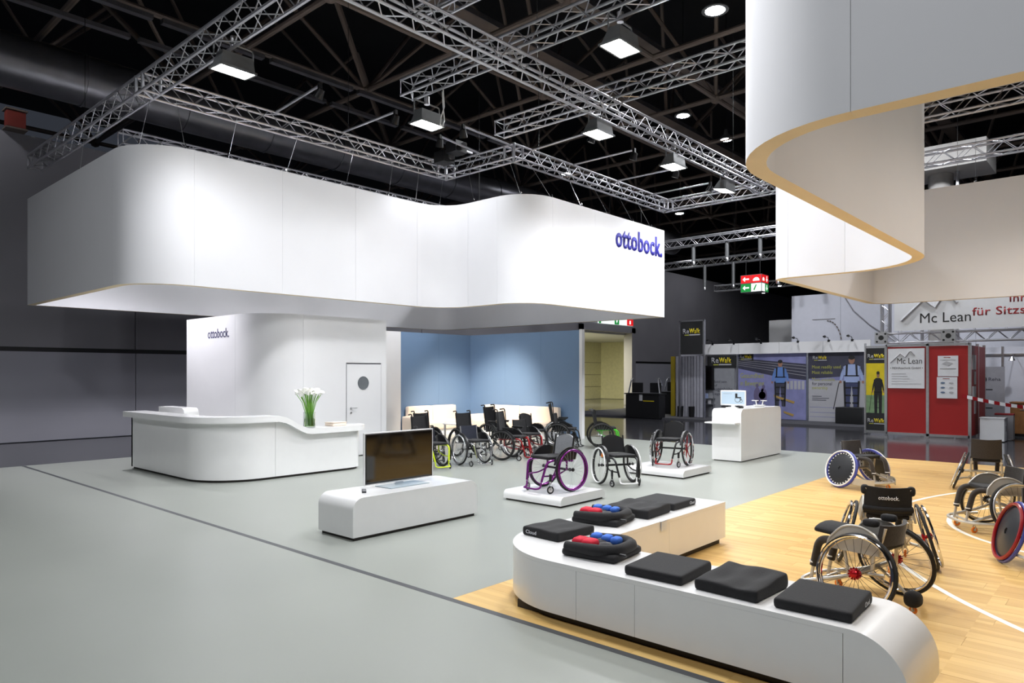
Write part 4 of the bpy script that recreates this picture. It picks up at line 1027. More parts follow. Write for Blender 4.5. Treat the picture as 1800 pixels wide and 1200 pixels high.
active_chair('black wheelchair with push handles behind the lime framed one', 9.5, 10.95, 0, -95, M_BLACK, SILW, 'sling', M_FABRIC, handles=True, back_h=0.92, group=G2)
active_chair('dark wheelchair with bent handles in the rearmost row by the left sofa', 10.2, 11.7, 0, -95, M_BLACK, SILW, 'sling', M_FABRIC, handles=True, back_h=0.93, group=G2)
active_chair('wheelchair with bent chrome tube frame in front of the parked group', 9.9, 9.95, 0, -104, M_CHROME, SILW, 'sling', M_NAVY, foot=M_CHROME, handles=False, back_h=0.76, group=G2)
active_chair('black wheelchair with wide sling back behind the chrome framed one', 10.85, 11.05, 0, -98, M_BLACK, BLKW, 'sling', M_FABRIC, handles=True, back_h=0.93, group=G2)
active_chair('red framed wheelchair with tall back and black tyres', 10.98, 9.98, 0, -72, M_RED, BLKW, 'sling', M_FABRIC, handles=True, back_h=1.0, group=G2, gadget=True)
active_chair('red framed wheelchair with white push rim and orange reflector', 11.75, 10.2, 0, -100, M_RED, WHW, 'sling', M_FABRIC, handles=False, back_h=0.78, group=G2)
active_chair('tall backed black wheelchair just before the right sofa', 12.3, 11.6, 0, -85, M_BLACK, BLKW, 'sling', M_FABRIC, handles=True, back_h=1.0, group=G2, gadget=True)
active_chair('black wheelchair with peaked shell back right of the red ones', 12.6, 10.75, 0, -95, M_BLACK, SILW, 'shell', M_FABRIC, handles=False, back_h=0.86, group=G2)
active_chair('black wheelchair with reclined seat at the right of the group', 13.4, 10.45, 0, -65, M_BLACK, BLKW, 'sling', M_FABRIC, handles=False, back_h=0.84, group=G2)
active_chair('high black wheelchair with hooked handles beside the blue wall end', 14.1, 11.1, 0, -58, M_BLACK, SILW, 'sling', M_FABRIC, handles=True, back_h=1.02, group=G2, gadget=True)
active_chair('green framed wheelchair alone at the end of the blue wall', 14.2, 9.85, 0, -48, M_GREEN, BLKW, 'sling', M_FABRIC, handles=True, back_h=0.88, group=G2, foot=M_BLACK)

def sport_chair(label, x, y, head, spec, camber=18, pad=M_BROWNFAB, guard=True, cast=M_ORANGE, back_z=0.74, legpads=True, lettering=False, wing=True, cushion=True, rolled=False, spin=0.0, skirt=False):
    t = thing('sports_wheelchair', label, 'wheelchair', (x, y, 0), R(head), 'sports wheelchairs on the wooden floor')
    yc = 0.33
    for s_ in (1, -1): wheel(t, s_, yc, camber, spec, spin=spin + 0.2 * s_)
    zc = 0.305 * math.cos(R(camber))
    MB().tube([(0, -yc + 0.04, zc), (0, yc - 0.04, zc)], 0.02, 10).obj('axle_tube', M_SILVER, t)
    for s_ in (1, -1):
        MB().tube(fillet([(-0.02, s_*0.2, zc), (0.2, s_*0.19, 0.2), (0.46, s_*0.24, 0.125)], 0.1), 0.0165, 8).obj('main_tube', M_SILVER, t)
        MB().tube([(-0.06, s_*0.2, zc), (-0.07, s_*0.19, 0.46)], 0.015, 8).obj('seat_strut', M_SILVER, t)
        MB().tube([(0.12, s_*0.2, 0.235), (0.16, s_*0.19, 0.47)], 0.013, 8).obj('seat_strut', M_SILVER, t)
        MB().tube(fillet([(-0.12, s_*0.19, 0.44), (0.22, s_*0.185, 0.47), (0.38, s_*0.15, 0.47), (0.43, s_*0.14, 0.27)], 0.09, 8), 0.017, 8).obj('leg_tube', M_SILVER, t)
        MB().tube([(0.425, s_*0.14, 0.3), (0.46, s_*0.14, 0.11)], 0.015, 8).obj('shin_tube', M_SILVER, t)
        if legpads:
            o = MB().tube(fillet([(0.2, s_*0.183, 0.475), (0.38, s_*0.15, 0.475), (0.435, s_*0.14, 0.24)], 0.09, 8), 0.031, 10).obj('leg_pad', pad, t)
            MB().lathe([(0.0325, 0), (0.0325, 0.012)], 'z', 12, c=(0.433, s_*0.14, 0.265)).obj('white_band', M_PAPER, o)
        caster(t, 0.4, s_*0.2, R(180 + 10 * s_), r=0.036, tyre=cast, hub=M_ALU, fork=M_SILVER, top=0.13)
        MB().tube([(-0.09, s_*0.18, 0.42), (-0.15, s_*0.18, back_z - 0.02)], 0.0125, 8).obj('back_post', M_SILVER, t)
        if guard:
            pl = fillet([(-0.12, 0, 0.43), (-0.12, 0, 0.56), (0.02, 0, 0.635), (0.17, 0, 0.62), (0.27, 0, 0.5), (0.28, 0, 0.43)], 0.07, 5)
            m = MB(); m.prism([(p.x, p.z) for p in pl], 'y', -0.002, 0.002)
            q = Matrix.Rotation(R(camber * 0.6) * s_, 3, 'X')
            m.v = [tuple(q @ Vector((v[0], v[1], v[2] - 0.43)) + Vector((0, s_*0.225, 0.43))) for v in m.v]
            o = m.obj('side_guard', M_SILVER, t)
            m = MB().tube([tuple(q @ Vector((p.x, 0, p.z - 0.43)) + Vector((0, s_*0.225, 0.43))) for p in pl], 0.0095, 8); m.obj('guard_edge', M_SILVER, o)
    # bumper
    pts = fillet([(0.1, 0.36, 0.13), (0.34, 0.34, 0.125), (0.52, 0.2, 0.12), (0.54, 0, 0.12), (0.52, -0.2, 0.12), (0.34, -0.34, 0.125), (0.1, -0.36, 0.13)], 0.12, 6)
    MB().tube(pts, 0.016, 8).obj('bumper', M_SILVER, t)
    MB().tube([(0.42, -0.24, 0.12), (0.42, 0.24, 0.12)], 0.013, 8).obj('cross_tube', M_SILVER, t)
    if skirt:
        for s_ in (1, -1):
            MB().add([(0.1, s_*0.385, 0.09), (0.36, s_*0.36, 0.08), (0.52, s_*0.22, 0.08), (0.52, s_*0.22, 0.17), (0.36, s_*0.36, 0.18), (0.1, s_*0.38, 0.2), (0.1, s_*0.375, 0.09), (0.36, s_*0.35, 0.08), (0.51, s_*0.21, 0.08), (0.51, s_*0.21, 0.17), (0.36, s_*0.35, 0.18), (0.1, s_*0.37, 0.2)],
                     [(0, 1, 4, 5), (1, 2, 3, 4), (6, 11, 10, 7), (7, 10, 9, 8), (0, 6, 7, 1), (1, 7, 8, 2), (5, 4, 10, 11), (4, 3, 9, 10), (0, 5, 11, 6), (2, 8, 9, 3)]).obj('wing_plate', M_SILVER, t)
    # rear anti-tip
    MB().tube(fillet([(-0.02, 0, zc), (-0.16, 0, 0.2), (-0.26, 0, 0.09)], 0.08), 0.013, 8).obj('anti_tip_arm', M_SILVER, t)
    caster(t, -0.27, 0.0, 0.0, r=0.03, tyre=cast, fork=M_SILVER, top=0.1)
    if cushion: MB().rbox((0.08, 0, 0.485), (0.42, 0.36, 0.055), 0.022, 7, lambda a, b, c: (a, b, c + 0.05 * a)).obj('seat', M_FABRIC, t)
    b = curved_panel(0.5, back_z, 0.2, 0.06, -0.01, 0.028, 12, 0.15).obj('backrest', pad, t, (-0.09, 0, 0))
    if rolled:
        MB().tube([(-0.115, 0.2, 0.55), (-0.16, 0.1, 0.55), (-0.175, 0, 0.55), (-0.16, -0.1, 0.55), (-0.115, -0.2, 0.55)], 0.03, 10).obj('back_roll', pad, t)
        for s_ in (1, -1): MB().rbox((-0.125, s_*0.19, back_z - 0.04), (0.07, 0.07, 0.09), 0.03, 5).obj('corner_pad', pad, t)
    if lettering:
        Mx = Matrix(((0, 0, -1), (-1, 0, 0), (0, 1, 0)))
        text('lettering', 'ottobock.', 0.17, M_PAPER, t, (-0.222, 0.085, back_z - 0.115), M=Mx, depth=0.001, bold=0.015, height=0.036)
    return t
SPW = {'tire_thin': M_RUBBER, 'rim': M_CHROME, 'spokes': M_BLACK, 'hub_big': M_REDHUB, 'push_rim': M_CHROME}
SPW2 = {'tire_thin': M_RUBBER, 'rim': M_ALU, 'spokes': M_BLACK, 'hub_big': M_BLACK, 'push_rim': M_ALU}
DISCB = {'tire': M_DKBLUE, 'rim': M_DKBLUE, 'disc': mat('black_disc_cover', (34, 36, 40), 0.35), 'studs': M_WHITE, 'push_rim': M_WHITE}
DISCR = {'tire': M_DKBLUE, 'rim': M_DKBLUE, 'disc': MATS['black_disc_cover'], 'fat_rim': M_RED}
s1 = sport_chair('sports wheelchair with silver guards and red hubs closest to the bench', 5.98, 1.55, 80, SPW, 15, back_z=0.66, rolled=False)
for s_ in (1, -1): MB().rbox((-0.03, s_*0.15, 0.66), (0.12, 0.07, 0.06), 0.028, 6).obj('thigh_pad', M_FABRIC, s1)
MB().rbox((0.3, 0, 0.53), (0.24, 0.34, 0.04), 0.018, 6, lambda a, b, c: (a, b, c + 0.35 * a * abs(b) + 0.04 * math.cos(9 * b))).obj('knee_strap_pad', M_FABRIC, s1)
MB().rbox((-0.27, 0.0, 0.11), (0.12, 0.13, 0.12), 0.05, 6).obj('tool_pouch', M_FABRIC, s1)
sport_chair('sports wheelchair seen from behind with white lettering on its black back', 7.28, 1.8, 19, SPW, 16, back_z=0.76, lettering=True, rolled=True, pad=M_FABRIC)
sport_chair('rugby wheelchair with black studded disc wheels and blue tyres', 12.06, 3.4, -117, DISCB, 16, guard=False, back_z=0.72, skirt=True)
sport_chair('basketball wheelchair with padded leg tubes and orange casters at right', 9.78, 1.2, 124, SPW2, 17, back_z=0.72)
sport_chair('sports wheelchair with wide brown back in the far right corner', 12.94, 1.8, 8, SPW2, 20, back_z=0.8, guard=False, rolled=False)
sport_chair('rugby wheelchair with red push rim and blue disc wheel cut by the frame', 8.28, 0.64, -155, DISCR, 17, guard=False, back_z=0.7, skirt=False)
# ================================================================== neighbouring stands
def rect(m, X, y0, y1, z0, z1, mi=0, th=0.002): return m.box(X - th, X, min(y0, y1), max(y0, y1), z0, z1, mi)
def poly(m, X, pts, mi=0, th=0.003): return m.prism(pts, 'x', X - th, X, mi)
def ell(c, a, b, n=16): return [(c[0] + a * math.cos(2*PI*i/n), c[1] + b * math.sin(2*PI*i/n)) for i in range(n)]
struct(MB().box(24.8, 60, 5.9, 19.5, -0.02, 0.04).obj('floor_carpet', M_CARPET, smooth=False))

RX = 26.8
bk = thing('exhibition_wall', 'white header and frame of the walking-aid stand across the aisle', 'booth wall', (0, 0, 0))
MB().box(RX + 0.03, RX + 0.08, 6.4, 14.6, 0.04, 2.62).obj('back_panel', M_HALLWALL2, bk, smooth=False)
for a, b in ((7.1, 8.7), (8.71, 10.3), (10.31, 11.9), (11.91, 13.5)):
    MB().box(RX - 0.12, RX - 0.08, a, b, 2.56, 2.98).obj('header_panel', M_WALLW, bk, smooth=False)
for y in (7.16, 9.29, 12.02, 13.55, 14.5): MB().box(RX - 0.02, RX + 0.04, y - 0.03, y + 0.03, 0.04, 2.6).obj('post', M_ALU, bk, smooth=False)
def sp_clip(x, y, z, lab):
    t = thing('clip_spotlight', lab, 'spotlight', (x, y, z), 0, 'clip-on spots along the stand header')
    MB().tube([(0, 0, 0), (-0.1, 0.0, 0.1), (-0.34, 0.05, 0.12)], 0.012, 6).obj('arm', M_BLACK, t)
    MB().lathe([(0.03, -0.42), (0.05, -0.3), (0.03, -0.28)], 'x', 10, c=(0, 0.05, 0.12)).obj('spot_head', M_BLACK, t)
    MB().box(-0.03, 0.03, -0.04, 0.04, -0.06, 0.02).obj('clip', M_BLACK, t, smooth=False)
for k, y in enumerate((13.0, 12.1, 11.0, 9.6, 8.5, 7.7)):
    sp_clip(RX - 0.1, y, 3.0, 'clip-on black spotlight on the walking-aid stand header, number %s from its left end' % ['one', 'two', 'three', 'four', 'five', 'six'][k])

def walk_logo(parent, X, y, z, w, z_scale=1.0):
    text('brand_print', 'Re', w * 0.36, M_GREYINK, parent, (X, y, z), '-x', 0.001, bold=0.02, height=w * 0.26)
    text('brand_print', 'Walk', w * 0.62, M_YELLOW, parent, (X, y - w * 0.38, z), '-x', 0.001, bold=0.03, height=w * 0.26)
    rect(MB(), X, y - w * 0.1, y - w * 0.36, z - w * 0.11, z - w * 0.06, 0).obj('brand_underline', M_YGREEN, parent, smooth=False)
    rect(MB(), X, y - w * 0.38, y - w, z - w * 0.11, z - w * 0.05, 0).obj('brand_underline', M_GREYINK, parent, smooth=False)
M_PBLUE = mat('poster_blue_grey', (128, 130, 176), 0.5, var=0.12, scale=3)
M_PDARK = mat('poster_dark', (58, 58, 74), 0.5, var=0.15, scale=4)
M_PGREY = mat('poster_grey', (168, 168, 174), 0.5, var=0.04, scale=2)
M_SHIRT = mat('poster_light_blue', (150, 166, 206), 0.6, var=0.06)
M_SHIRT2 = mat('poster_mid_blue', (92, 128, 192), 0.6, var=0.06)
M_JEANS = mat('poster_denim', (56, 62, 96), 0.6, var=0.15, scale=10)
def figure(parent, X, yc, z0, h, mats, wide=1.0, cane=True):
    """printed standing person with a leg frame"""
    shirt, trouser = mats
    m = MB(); f = h / 1.8; Y = lambda v: yc - v * f * wide; Z_ = lambda v: z0 + v * f
    def pl(pts, mi): poly(m, X, [(Y(a), Z_(b)) for a, b in pts], mi)
    pl([(-0.2, 0.9), (-0.16, 0.45), (-0.17, 0.0), (-0.05, 0.0), (-0.04, 0.45), (0.0, 0.8), (0.04, 0.45), (0.05, 0.0), (0.17, 0.0), (0.16, 0.45), (0.2, 0.9)], 1)
    pl([(-0.2, 0.88), (-0.22, 1.2), (-0.24, 1.42), (-0.1, 1.5), (0.1, 1.5), (0.24, 1.42), (0.22, 1.2), (0.2, 0.88)], 0)
    pl([(-0.22, 1.42), (-0.3, 1.2), (-0.34, 0.95), (-0.28, 0.93), (-0.22, 1.15)], 0); pl([(0.22, 1.42), (0.3, 1.2), (0.34, 0.95), (0.28, 0.93), (0.22, 1.15)], 0)
    poly(m, X, [(Y(a), Z_(b)) for a, b in ell((0, 1.64), 0.085, 0.13)], 2)
    poly(m, X - 0.003, [(Y(a), Z_(b)) for a, b in ell((0, 1.72), 0.09, 0.07)], 3)
    pl2 = lambda pts, mi: poly(m, X - 0.003, [(Y(a), Z_(b)) for a, b in pts], mi)
    pl2([(-0.2, 1.1), (0.2, 1.1), (0.2, 1.14), (-0.2, 1.14)], 3)
    for s_ in (-1, 1):
        pl2([(s_*0.1, 1.5), (s_*0.16, 1.48), (s_*0.17, 1.1), (s_*0.12, 1.1)], 3)
        pl2([(s_*0.17, 0.95), (s_*0.23, 0.95), (s_*0.2, 0.0), (s_*0.15, 0.0)], 3)
        for b in (0.7, 0.45, 0.2): pl2([(s_*0.02, b), (s_*0.18, b), (s_*0.18, b + 0.05), (s_*0.02, b + 0.05)], 3)
        poly(m, X - 0.003, [(Y(a), Z_(b)) for a, b in ell((s_*0.31, 0.92), 0.035, 0.05, 8)], 2)
    if cane: pl2([(-0.36, 0.9), (-0.34, 0.92), (-0.5, 0.0), (-0.52, 0.0)], 3)
    m.obj('printed_figure', [shirt, trouser, M_SKIN, M_INK], parent, smooth=False)
PX = RX - 0.005
p1 = thing('poster_panel', 'wide blue-grey poster of a person exercising on the walking-aid stand', 'poster', (0, 0, 0))
MB().box(RX - 0.004, RX + 0.02, 9.34, 11.97, 0.06, 2.6).obj('poster_sheet', M_PBLUE, p1, smooth=False)
poly(MB(), PX, [(11.97, 2.4), (9.34, 2.15), (9.34, 1.55), (10.3, 1.65), (11.97, 2.0)]).obj('printed_roof', M_PDARK, p1, smooth=False)
m = MB()
for i in range(6): rect(m, PX - 0.002, 9.4 + i * 0.14, 9.5 + i * 0.14, 1.2, 1.52)
for i in range(4): poly(m, PX - 0.003, [(11.97, 2.12 + 0.07*i), (9.34, 1.7 + 0.12*i), (9.34, 1.715 + 0.12*i), (11.97, 2.13 + 0.07*i)])
m.obj('printed_windows', M_PGREY, p1, smooth=False)
figure(p1, PX - 0.006, 10.3, 0.55, 1.78, (M_SHIRT2, M_PDARK), 1.0, False)
for k, (y, z) in enumerate(((9.95, 0.78), (10.35, 0.9), (9.98, 0.3))):
    poly(MB(), PX - 0.008, [(y + 0.2, z + 0.08), (y - 0.2, z - 0.04), (y - 0.16, z - 0.12), (y + 0.18, z)]).obj('printed_strap', mat('poster_ochre', (170, 140, 80)), p1, smooth=False)
m = MB()
for y, h in ((11.2, 0.62), (10.95, 0.55), (11.0, 0.3)): poly(m, PX - 0.004, ell((y, 0.95), 0.14, h / 2, 12)); poly(m, PX - 0.004, ell((y, 0.95 + h / 2 + 0.06), 0.06, 0.08, 10))
m.obj('printed_bystanders', mat('poster_violet', (104, 96, 130)), p1, smooth=False)
rect(MB(), PX - 0.002, 11.95, 11.35, 2.28, 2.58).obj('logo_field', M_INK, p1, smooth=False)
walk_logo(p1, PX - 0.005, 11.9, 2.4, 0.48)
text('headline_print', 'Gesundheit', 0.95, M_YGREEN, p1, (PX - 0.004, 11.88, 1.62), '-x', 0.001, height=0.2)
text('headline_print', 'in Bewegung', 0.95, M_YGREEN, p1, (PX - 0.004, 11.88, 1.32), '-x', 0.001, height=0.2)
p2 = thing('poster_panel', 'poster of a person in a walking frame with light shirt, right of the stand', 'poster')
MB().box(RX - 0.004, RX + 0.02, 7.2, 9.25, 0.02, 2.6).obj('poster_sheet', M_PGREY, p2, smooth=False)
poly(MB(), PX, [(9.25, 2.6), (7.2, 2.6), (7.2, 1.75), (9.25, 1.6)]).obj('printed_sky', M_PDARK, p2, smooth=False)
m = MB()
for z in (0.2, 0.36, 0.55): rect(m, PX, 7.2, 9.2, z, z + 0.015)
rect(m, PX, 7.2, 9.2, 1.55, 1.72); m.obj('printed_horizon', M_PBLUE, p2, smooth=False)
figure(p2, PX - 0.006, 7.75, 0.5, 1.95, (M_SHIRT, M_JEANS), 1.12, True)
walk_logo(p2, PX - 0.005, 9.1, 2.32, 0.5)
for k, s_ in enumerate(('Most readily used', 'Most reliable', 'Most available', 'for personal', 'ownership')):
    text('headline_print', s_, [1.0, 0.72, 0.8, 0.7, 0.55][k], M_YGREEN if k != 3 else M_PDARK, p2, (PX - 0.004, 9.12, [1.98, 1.78, 1.53, 1.37, 1.22][k]), '-x', 0.001, height=0.12)
for k in range(3): rect(MB(), PX - 0.002, 9.12, 9.12 - [0.34, 0.6, 0.5][k], 0.95 - k * 0.07, 0.97 - k * 0.07).obj('small_print', M_PDARK, p2, smooth=False)
p0 = thing('text_column', 'pale grey text column with a black brand head left of the posters', 'poster')
MB().box(RX - 0.08, RX + 0.02, 12.1, 13.2, 0.04, 2.02).obj('column_sheet', mat('column_grey', (140, 142, 148), 0.5), p0, smooth=False)
MB().box(RX - 0.1, RX + 0.02, 12.06, 13.24, 2.03, 2.5).obj('brand_head', M_INK, p0, smooth=False)
walk_logo(p0, RX - 0.103, 13.06, 2.22, 0.85)
for k, s_ in enumerate(('Mobil sein', 'auf', 'Augenhöhe', 'begegnen')):
    text('headline_print', s_, [0.6, 0.2, 0.85, 0.75][k], M_PDARK, p0, (RX - 0.083, 13.02, [1.42, 1.27, 1.1, 0.93][k]), '-x', 0.001, height=[0.1, 0.1, 0.15, 0.1][k])
tvb = thing('wall_screen', 'switched-off black screen on the walking-aid stand', 'television', (RX - 0.15, 13.35, 1.62))
MB().rbox((0, 0, 0), (0.06, 0.84, 0.98), 0.01, 3).obj('case', M_BLACK, tvb); MB().box(-0.034, -0.031, -0.39, 0.39, -0.45, 0.45).obj('screen', M_SCREEN, tvb, smooth=False)
sh = thing('brochure_shelf', 'small grey brochure shelf under the black wall screen', 'shelf', (RX - 0.25, 13.2, 0))
for z in (0.55, 0.78): MB().box(-0.1, 0.2, -0.3, 0.3, z, z + 0.02).obj('shelf_board', M_ALU, sh, smooth=False)
for s_ in (-1, 1): MB().box(-0.02, 0.02, s_*0.3 - 0.01, s_*0.3 + 0.01, 0.04, 0.95).obj('upright', M_ALU, sh, smooth=False)
for k, (y, z, c_) in enumerate(((0.2, 0.8, M_YELLOW), (-0.02, 0.8, M_SHIRT), (0.12, 0.57, M_PGREY), (-0.15, 0.57, M_PGREY))):
    b_ = thing('brochure', ['yellow brochure on the upper shelf board', 'blue brochure on the upper shelf board', 'grey brochure at the left of the lower shelf board', 'grey brochure at the right of the lower shelf board'][k], 'brochure', (RX - 0.3, 13.2 + y, z))
    MB().box(0, 0.01, -0.07, 0.07, 0, 0.19).obj('cover', c_, b_, smooth=False); MB().box(0.01, 0.018, -0.068, 0.068, 0.002, 0.188).obj('pages', M_PAPER, b_, smooth=False)
st_ = thing('black_cube_stool', 'black box stool in front of the walking-frame poster', 'stool', (26.3, 7.62, 0.04))
MB().rbox((0, 0, 0.27), (0.6, 0.9, 0.54), 0.02, 4).obj('body', M_BLACK, st_); MB().rbox((0, 0, 0.555), (0.6, 0.9, 0.05), 0.02, 4).obj('lid', M_BLACK, st_)
bn = thing('hanging_flag', 'tall black brand sign on a pole frame above the stand corner', 'sign', (25.5, 0, 0))
MB().box(-0.03, 0.0, 12.84, 13.78, 2.55, 3.85).obj('sign_sheet', M_INK, bn, smooth=False)
for y in (12.78, 13.82): MB().box(-0.04, 0.04, y - 0.035, y + 0.035, 0.0, 3.9).obj('pole', M_ALU, bn, smooth=False)
MB().box(-0.04, 0.04, 12.75, 13.85, 3.85, 3.9).obj('top_rail', M_ALU, bn, smooth=False)
walk_logo(bn, -0.035, 13.68, 3.38, 0.74)
lw = thing('partition', 'grey curtained partition under the tall black brand sign', 'partition', (26.2, 0, 0))
for k in range(9): MB().lathe([(0.09, 0.04), (0.09, 2.5)], 'z', 10, c=(0, 14.3 - k * 0.13, 0)).obj('curtain_fold', mat('grey_curtain', (150, 150, 160), 0.8), lw)
MB().box(-0.05, 0.02, 14.42, 14.6, 0.04, 2.5).obj('yellow_edge', mat('ochre_edge', (140, 122, 20), 0.6), lw, smooth=False)
for k in range(2): 
    q = thing('floor_bin', ['small black bin at the curtained partition, left one', 'small black bin at the curtained partition, right one'][k], 'bin', (25.95, 14.05 - k * 0.5, 0.04))
    MB().lathe([(0.1, 0), (0.13, 0.42), (0.12, 0.42), (0.1, 0.02), (0.0, 0.02)], 'z', 14).obj('body', M_BLACK, q); MB().torus(0.125, 0.008, 'z', 16, 5, c=(0, 0, 0.42)).obj('rim', M_BLACK, q)

# black kiosks with lamps
for k, (x, y, lab) in enumerate(((24.8, 15.0, 'black double kiosk with leaning silver lamps in the dark aisle'), (27.5, 14.9, 'second black kiosk partly hidden behind the first'))):
    q = thing('demo_kiosk', lab, 'kiosk', (x, y, 0))
    MB().rbox((0, 0, 0.48), (0.5, 1.55, 0.96), 0.02, 3).obj('body', M_BLACK, q)
    MB().box(-0.28, 0.28, -0.82, 0.82, 0.96, 1.0).obj('top', M_BLACK, q, smooth=False)
    for s_ in (-1, 1):
        MB().rbox((0.1, s_*0.42, 1.22), (0.05, 0.5, 0.4), 0.01, 3).obj('monitor', M_BLACK, q)
        MB().tube(fillet([(-0.1, s_*0.72, 1.0), (-0.05, s_*0.62, 1.55), (0.1, s_*0.6, 1.6), (0.2, s_*0.66, 1.3)], 0.08), 0.028, 8).obj('lamp_arm', M_ALU, q)
    MB().box(-0.255, -0.25, -0.55, -0.05, 0.68, 0.71).obj('yellow_strip', M_YELLOW, q, smooth=False)
    MB().box(-0.262, -0.25, -0.02, 0.12, 0.7, 1.0).obj('paper_sheet', M_GREYINK, q, smooth=False)

# tall white partition behind
pw = struct(bpy.data.objects.new('wall_partition', None)); C.objects.link(pw)
M_PART = mat('pale_partition', (214, 216, 228), 0.6, var=0.02)
for a, b in ((11.05, 9.1), (9.09, 7.0), (6.99, 4.5), (4.49, 2.0), (1.99, -1.0)): MB().box(30.0, 30.1, b, a, 0, 5.05).obj('wall_panel', M_PART, pw, smooth=False)
MB().box(29.98, 30.0, 9.3, 10.2, 4.0, 4.03).obj('panel_joint', M_HALLWALL, pw, smooth=False)
c_ = thing('draped_cable', 'grey cable sagging down the tall white partition', 'cable', (29.95, 0, 0))
MB().tube([(0, 9.0, 5.0), (0, 8.6, 4.3), (0, 8.0, 3.7), (-0.1, 7.3, 3.2), (-0.2, 6.9, 2.9)], 0.02, 6).obj('cable_run', M_HALLWALL, c_)
MB().box(-0.02, 0.02, 8.96, 9.04, 4.96, 5.04).obj('cable_clip', M_ALU, c_, smooth=False)
c_ = thing('stitched_hose', 'short dark segmented hose arching on the tall white partition', 'hose', (29.94, 0, 0))
for i in range(9):
    a = R(90 - 10.5 * i); MB().tube([(0, 9.6 - 0.55*math.cos(a) + 0.0, 3.0 + 0.95*math.sin(a)), (0, 9.6 - 0.55*math.cos(a - 0.1), 3.0 + 0.95*math.sin(a - 0.1))], 0.022, 6).obj('hose_segment', M_STEELDARK, c_)
bx = thing('far_white_booth', 'small pale booth wall with dark cutouts behind the stand header', 'booth wall', (33.0, 13.2, 0))
MB().box(-0.05, 0.05, -1.6, 0.0, 0.0, 4.3).obj('wall_board', M_WALLW, bx, smooth=False); MB().box(-0.06, 0.0, -1.9, -1.65, 0.0, 5.0).obj('white_post', M_WHITE, bx, smooth=False)
for k in range(3):
    q = thing('far_spot', ['bright far spotlight under the distant truss, left', 'bright far spotlight under the distant truss, middle', 'bright far spotlight under the distant truss, right'][k], 'spotlight', (33.0, 14.3 - k * 0.8, 5.75 - 0.12 * (k == 1) + 0.15 * (k == 2)))
    MB().lathe([(0.05, 0.15), (0.09, 0.0)], 'z', 12).obj('can', M_LAMPBODY, q); MB().lathe([(0.05, 0.13), (0.05, 0.36)], 'z', 10).obj('clamp', M_BLACK, q); MB().lathe([(0.085, 0.0), (0.0, -0.02)], 'z', 12).obj('lens', M_STAR, q)

# exit cube and sign over the lobby door
M_EXR = emis('exit_sign_red', (226, 24, 30), 0.9); M_EXG = emis('exit_sign_green', (22, 140, 60), 0.8); M_EXW = emis('exit_sign_white', (240, 248, 244), 1.0)
ex = thing('exit_cube', 'lit red and green escape-route cube hanging from the far truss', 'sign', (28.2, 12.05, 5.15))
MB().box(0, 0.7, -0.45, 0.45, 0, 0.72).obj('cube_body', M_LAMPBODY, ex, smooth=False)
m = MB()
for y0, y1 in ((0.43, 0.01), (-0.01, -0.43)):
    rect(m, -0.001, y0, y1, 0.38, 0.7, 0)
rect(m, -0.001, 0.43, 0.01, 0.02, 0.35, 1); rect(m, -0.001, -0.01, -0.43, 0.02, 0.35, 2)
for z in (0.54, 0.185): poly(m, -0.005, [(0.36, z), (0.25, z + 0.1), (0.25, z + 0.03), (0.08, z + 0.03), (0.08, z - 0.03), (0.25, z - 0.03), (0.25, z - 0.1)], 2)
poly(m, -0.005, [(-0.08, 0.45), (-0.09, 0.52), (-0.15, 0.58), (-0.22, 0.6), (-0.3, 0.58), (-0.35, 0.52), (-0.36, 0.45)], 2)
poly(m, -0.005, [(-0.15, 0.06), (-0.25, 0.3), (-0.2, 0.3), (-0.1, 0.1)], 1)
m.obj('front_pictograms', [M_EXR, M_EXG, M_EXW], ex, smooth=False)
m = MB()
m.box(0.02, 0.34, -0.452, -0.45, 0.38, 0.7, 0).box(0.36, 0.68, -0.452, -0.45, 0.38, 0.7, 0).box(0.02, 0.34, -0.452, -0.45, 0.02, 0.35, 2).box(0.36, 0.68, -0.452, -0.45, 0.02, 0.35, 1)
for z in (0.54, 0.185): m.prism([(0.52, z - 0.12), (0.62, z), (0.55, z), (0.55, z + 0.12), (0.49, z + 0.12), (0.49, z), (0.42, z)], 'y', -0.456, -0.452, 2)
m.prism([(0.08, 0.45), (0.1, 0.56), (0.18, 0.6), (0.26, 0.56), (0.28, 0.45)], 'y', -0.456, -0.452, 2)
m.obj('side_pictograms', [M_EXR, M_EXG, M_EXW], ex, smooth=False)
for y in (-0.3, 0.3): rod('hanger', (0.2, y, 0.7), (0.2, y, 1.4), 0.015, M_BLACK, ex)
ds = thing('door_sign', 'lit white sign strip with red end above the lobby opening', 'sign', (31.2, 21.75, 4.5))
MB().box(0, 3.4, -0.03, 0.05, 0, 0.36).obj('sign_box', M_EXW, ds, smooth=False)
MB().box(2.75, 3.4, -0.034, -0.03, 0, 0.36).obj('red_field', M_EXR, ds, smooth=False)
MB().box(1.5, 1.95, -0.034, -0.03, 0, 0.36).box(0.0, 0.2, -0.034, -0.03, 0, 0.36).obj('green_field', M_EXG, ds, smooth=False)
MB().prism([(1.6, 0.3), (1.72, 0.06), (1.85, 0.3)], 'y', -0.038, -0.034).box(3.0, 3.15, -0.038, -0.034, 0.08, 0.28).obj('pictograms', M_EXW, ds, smooth=False)
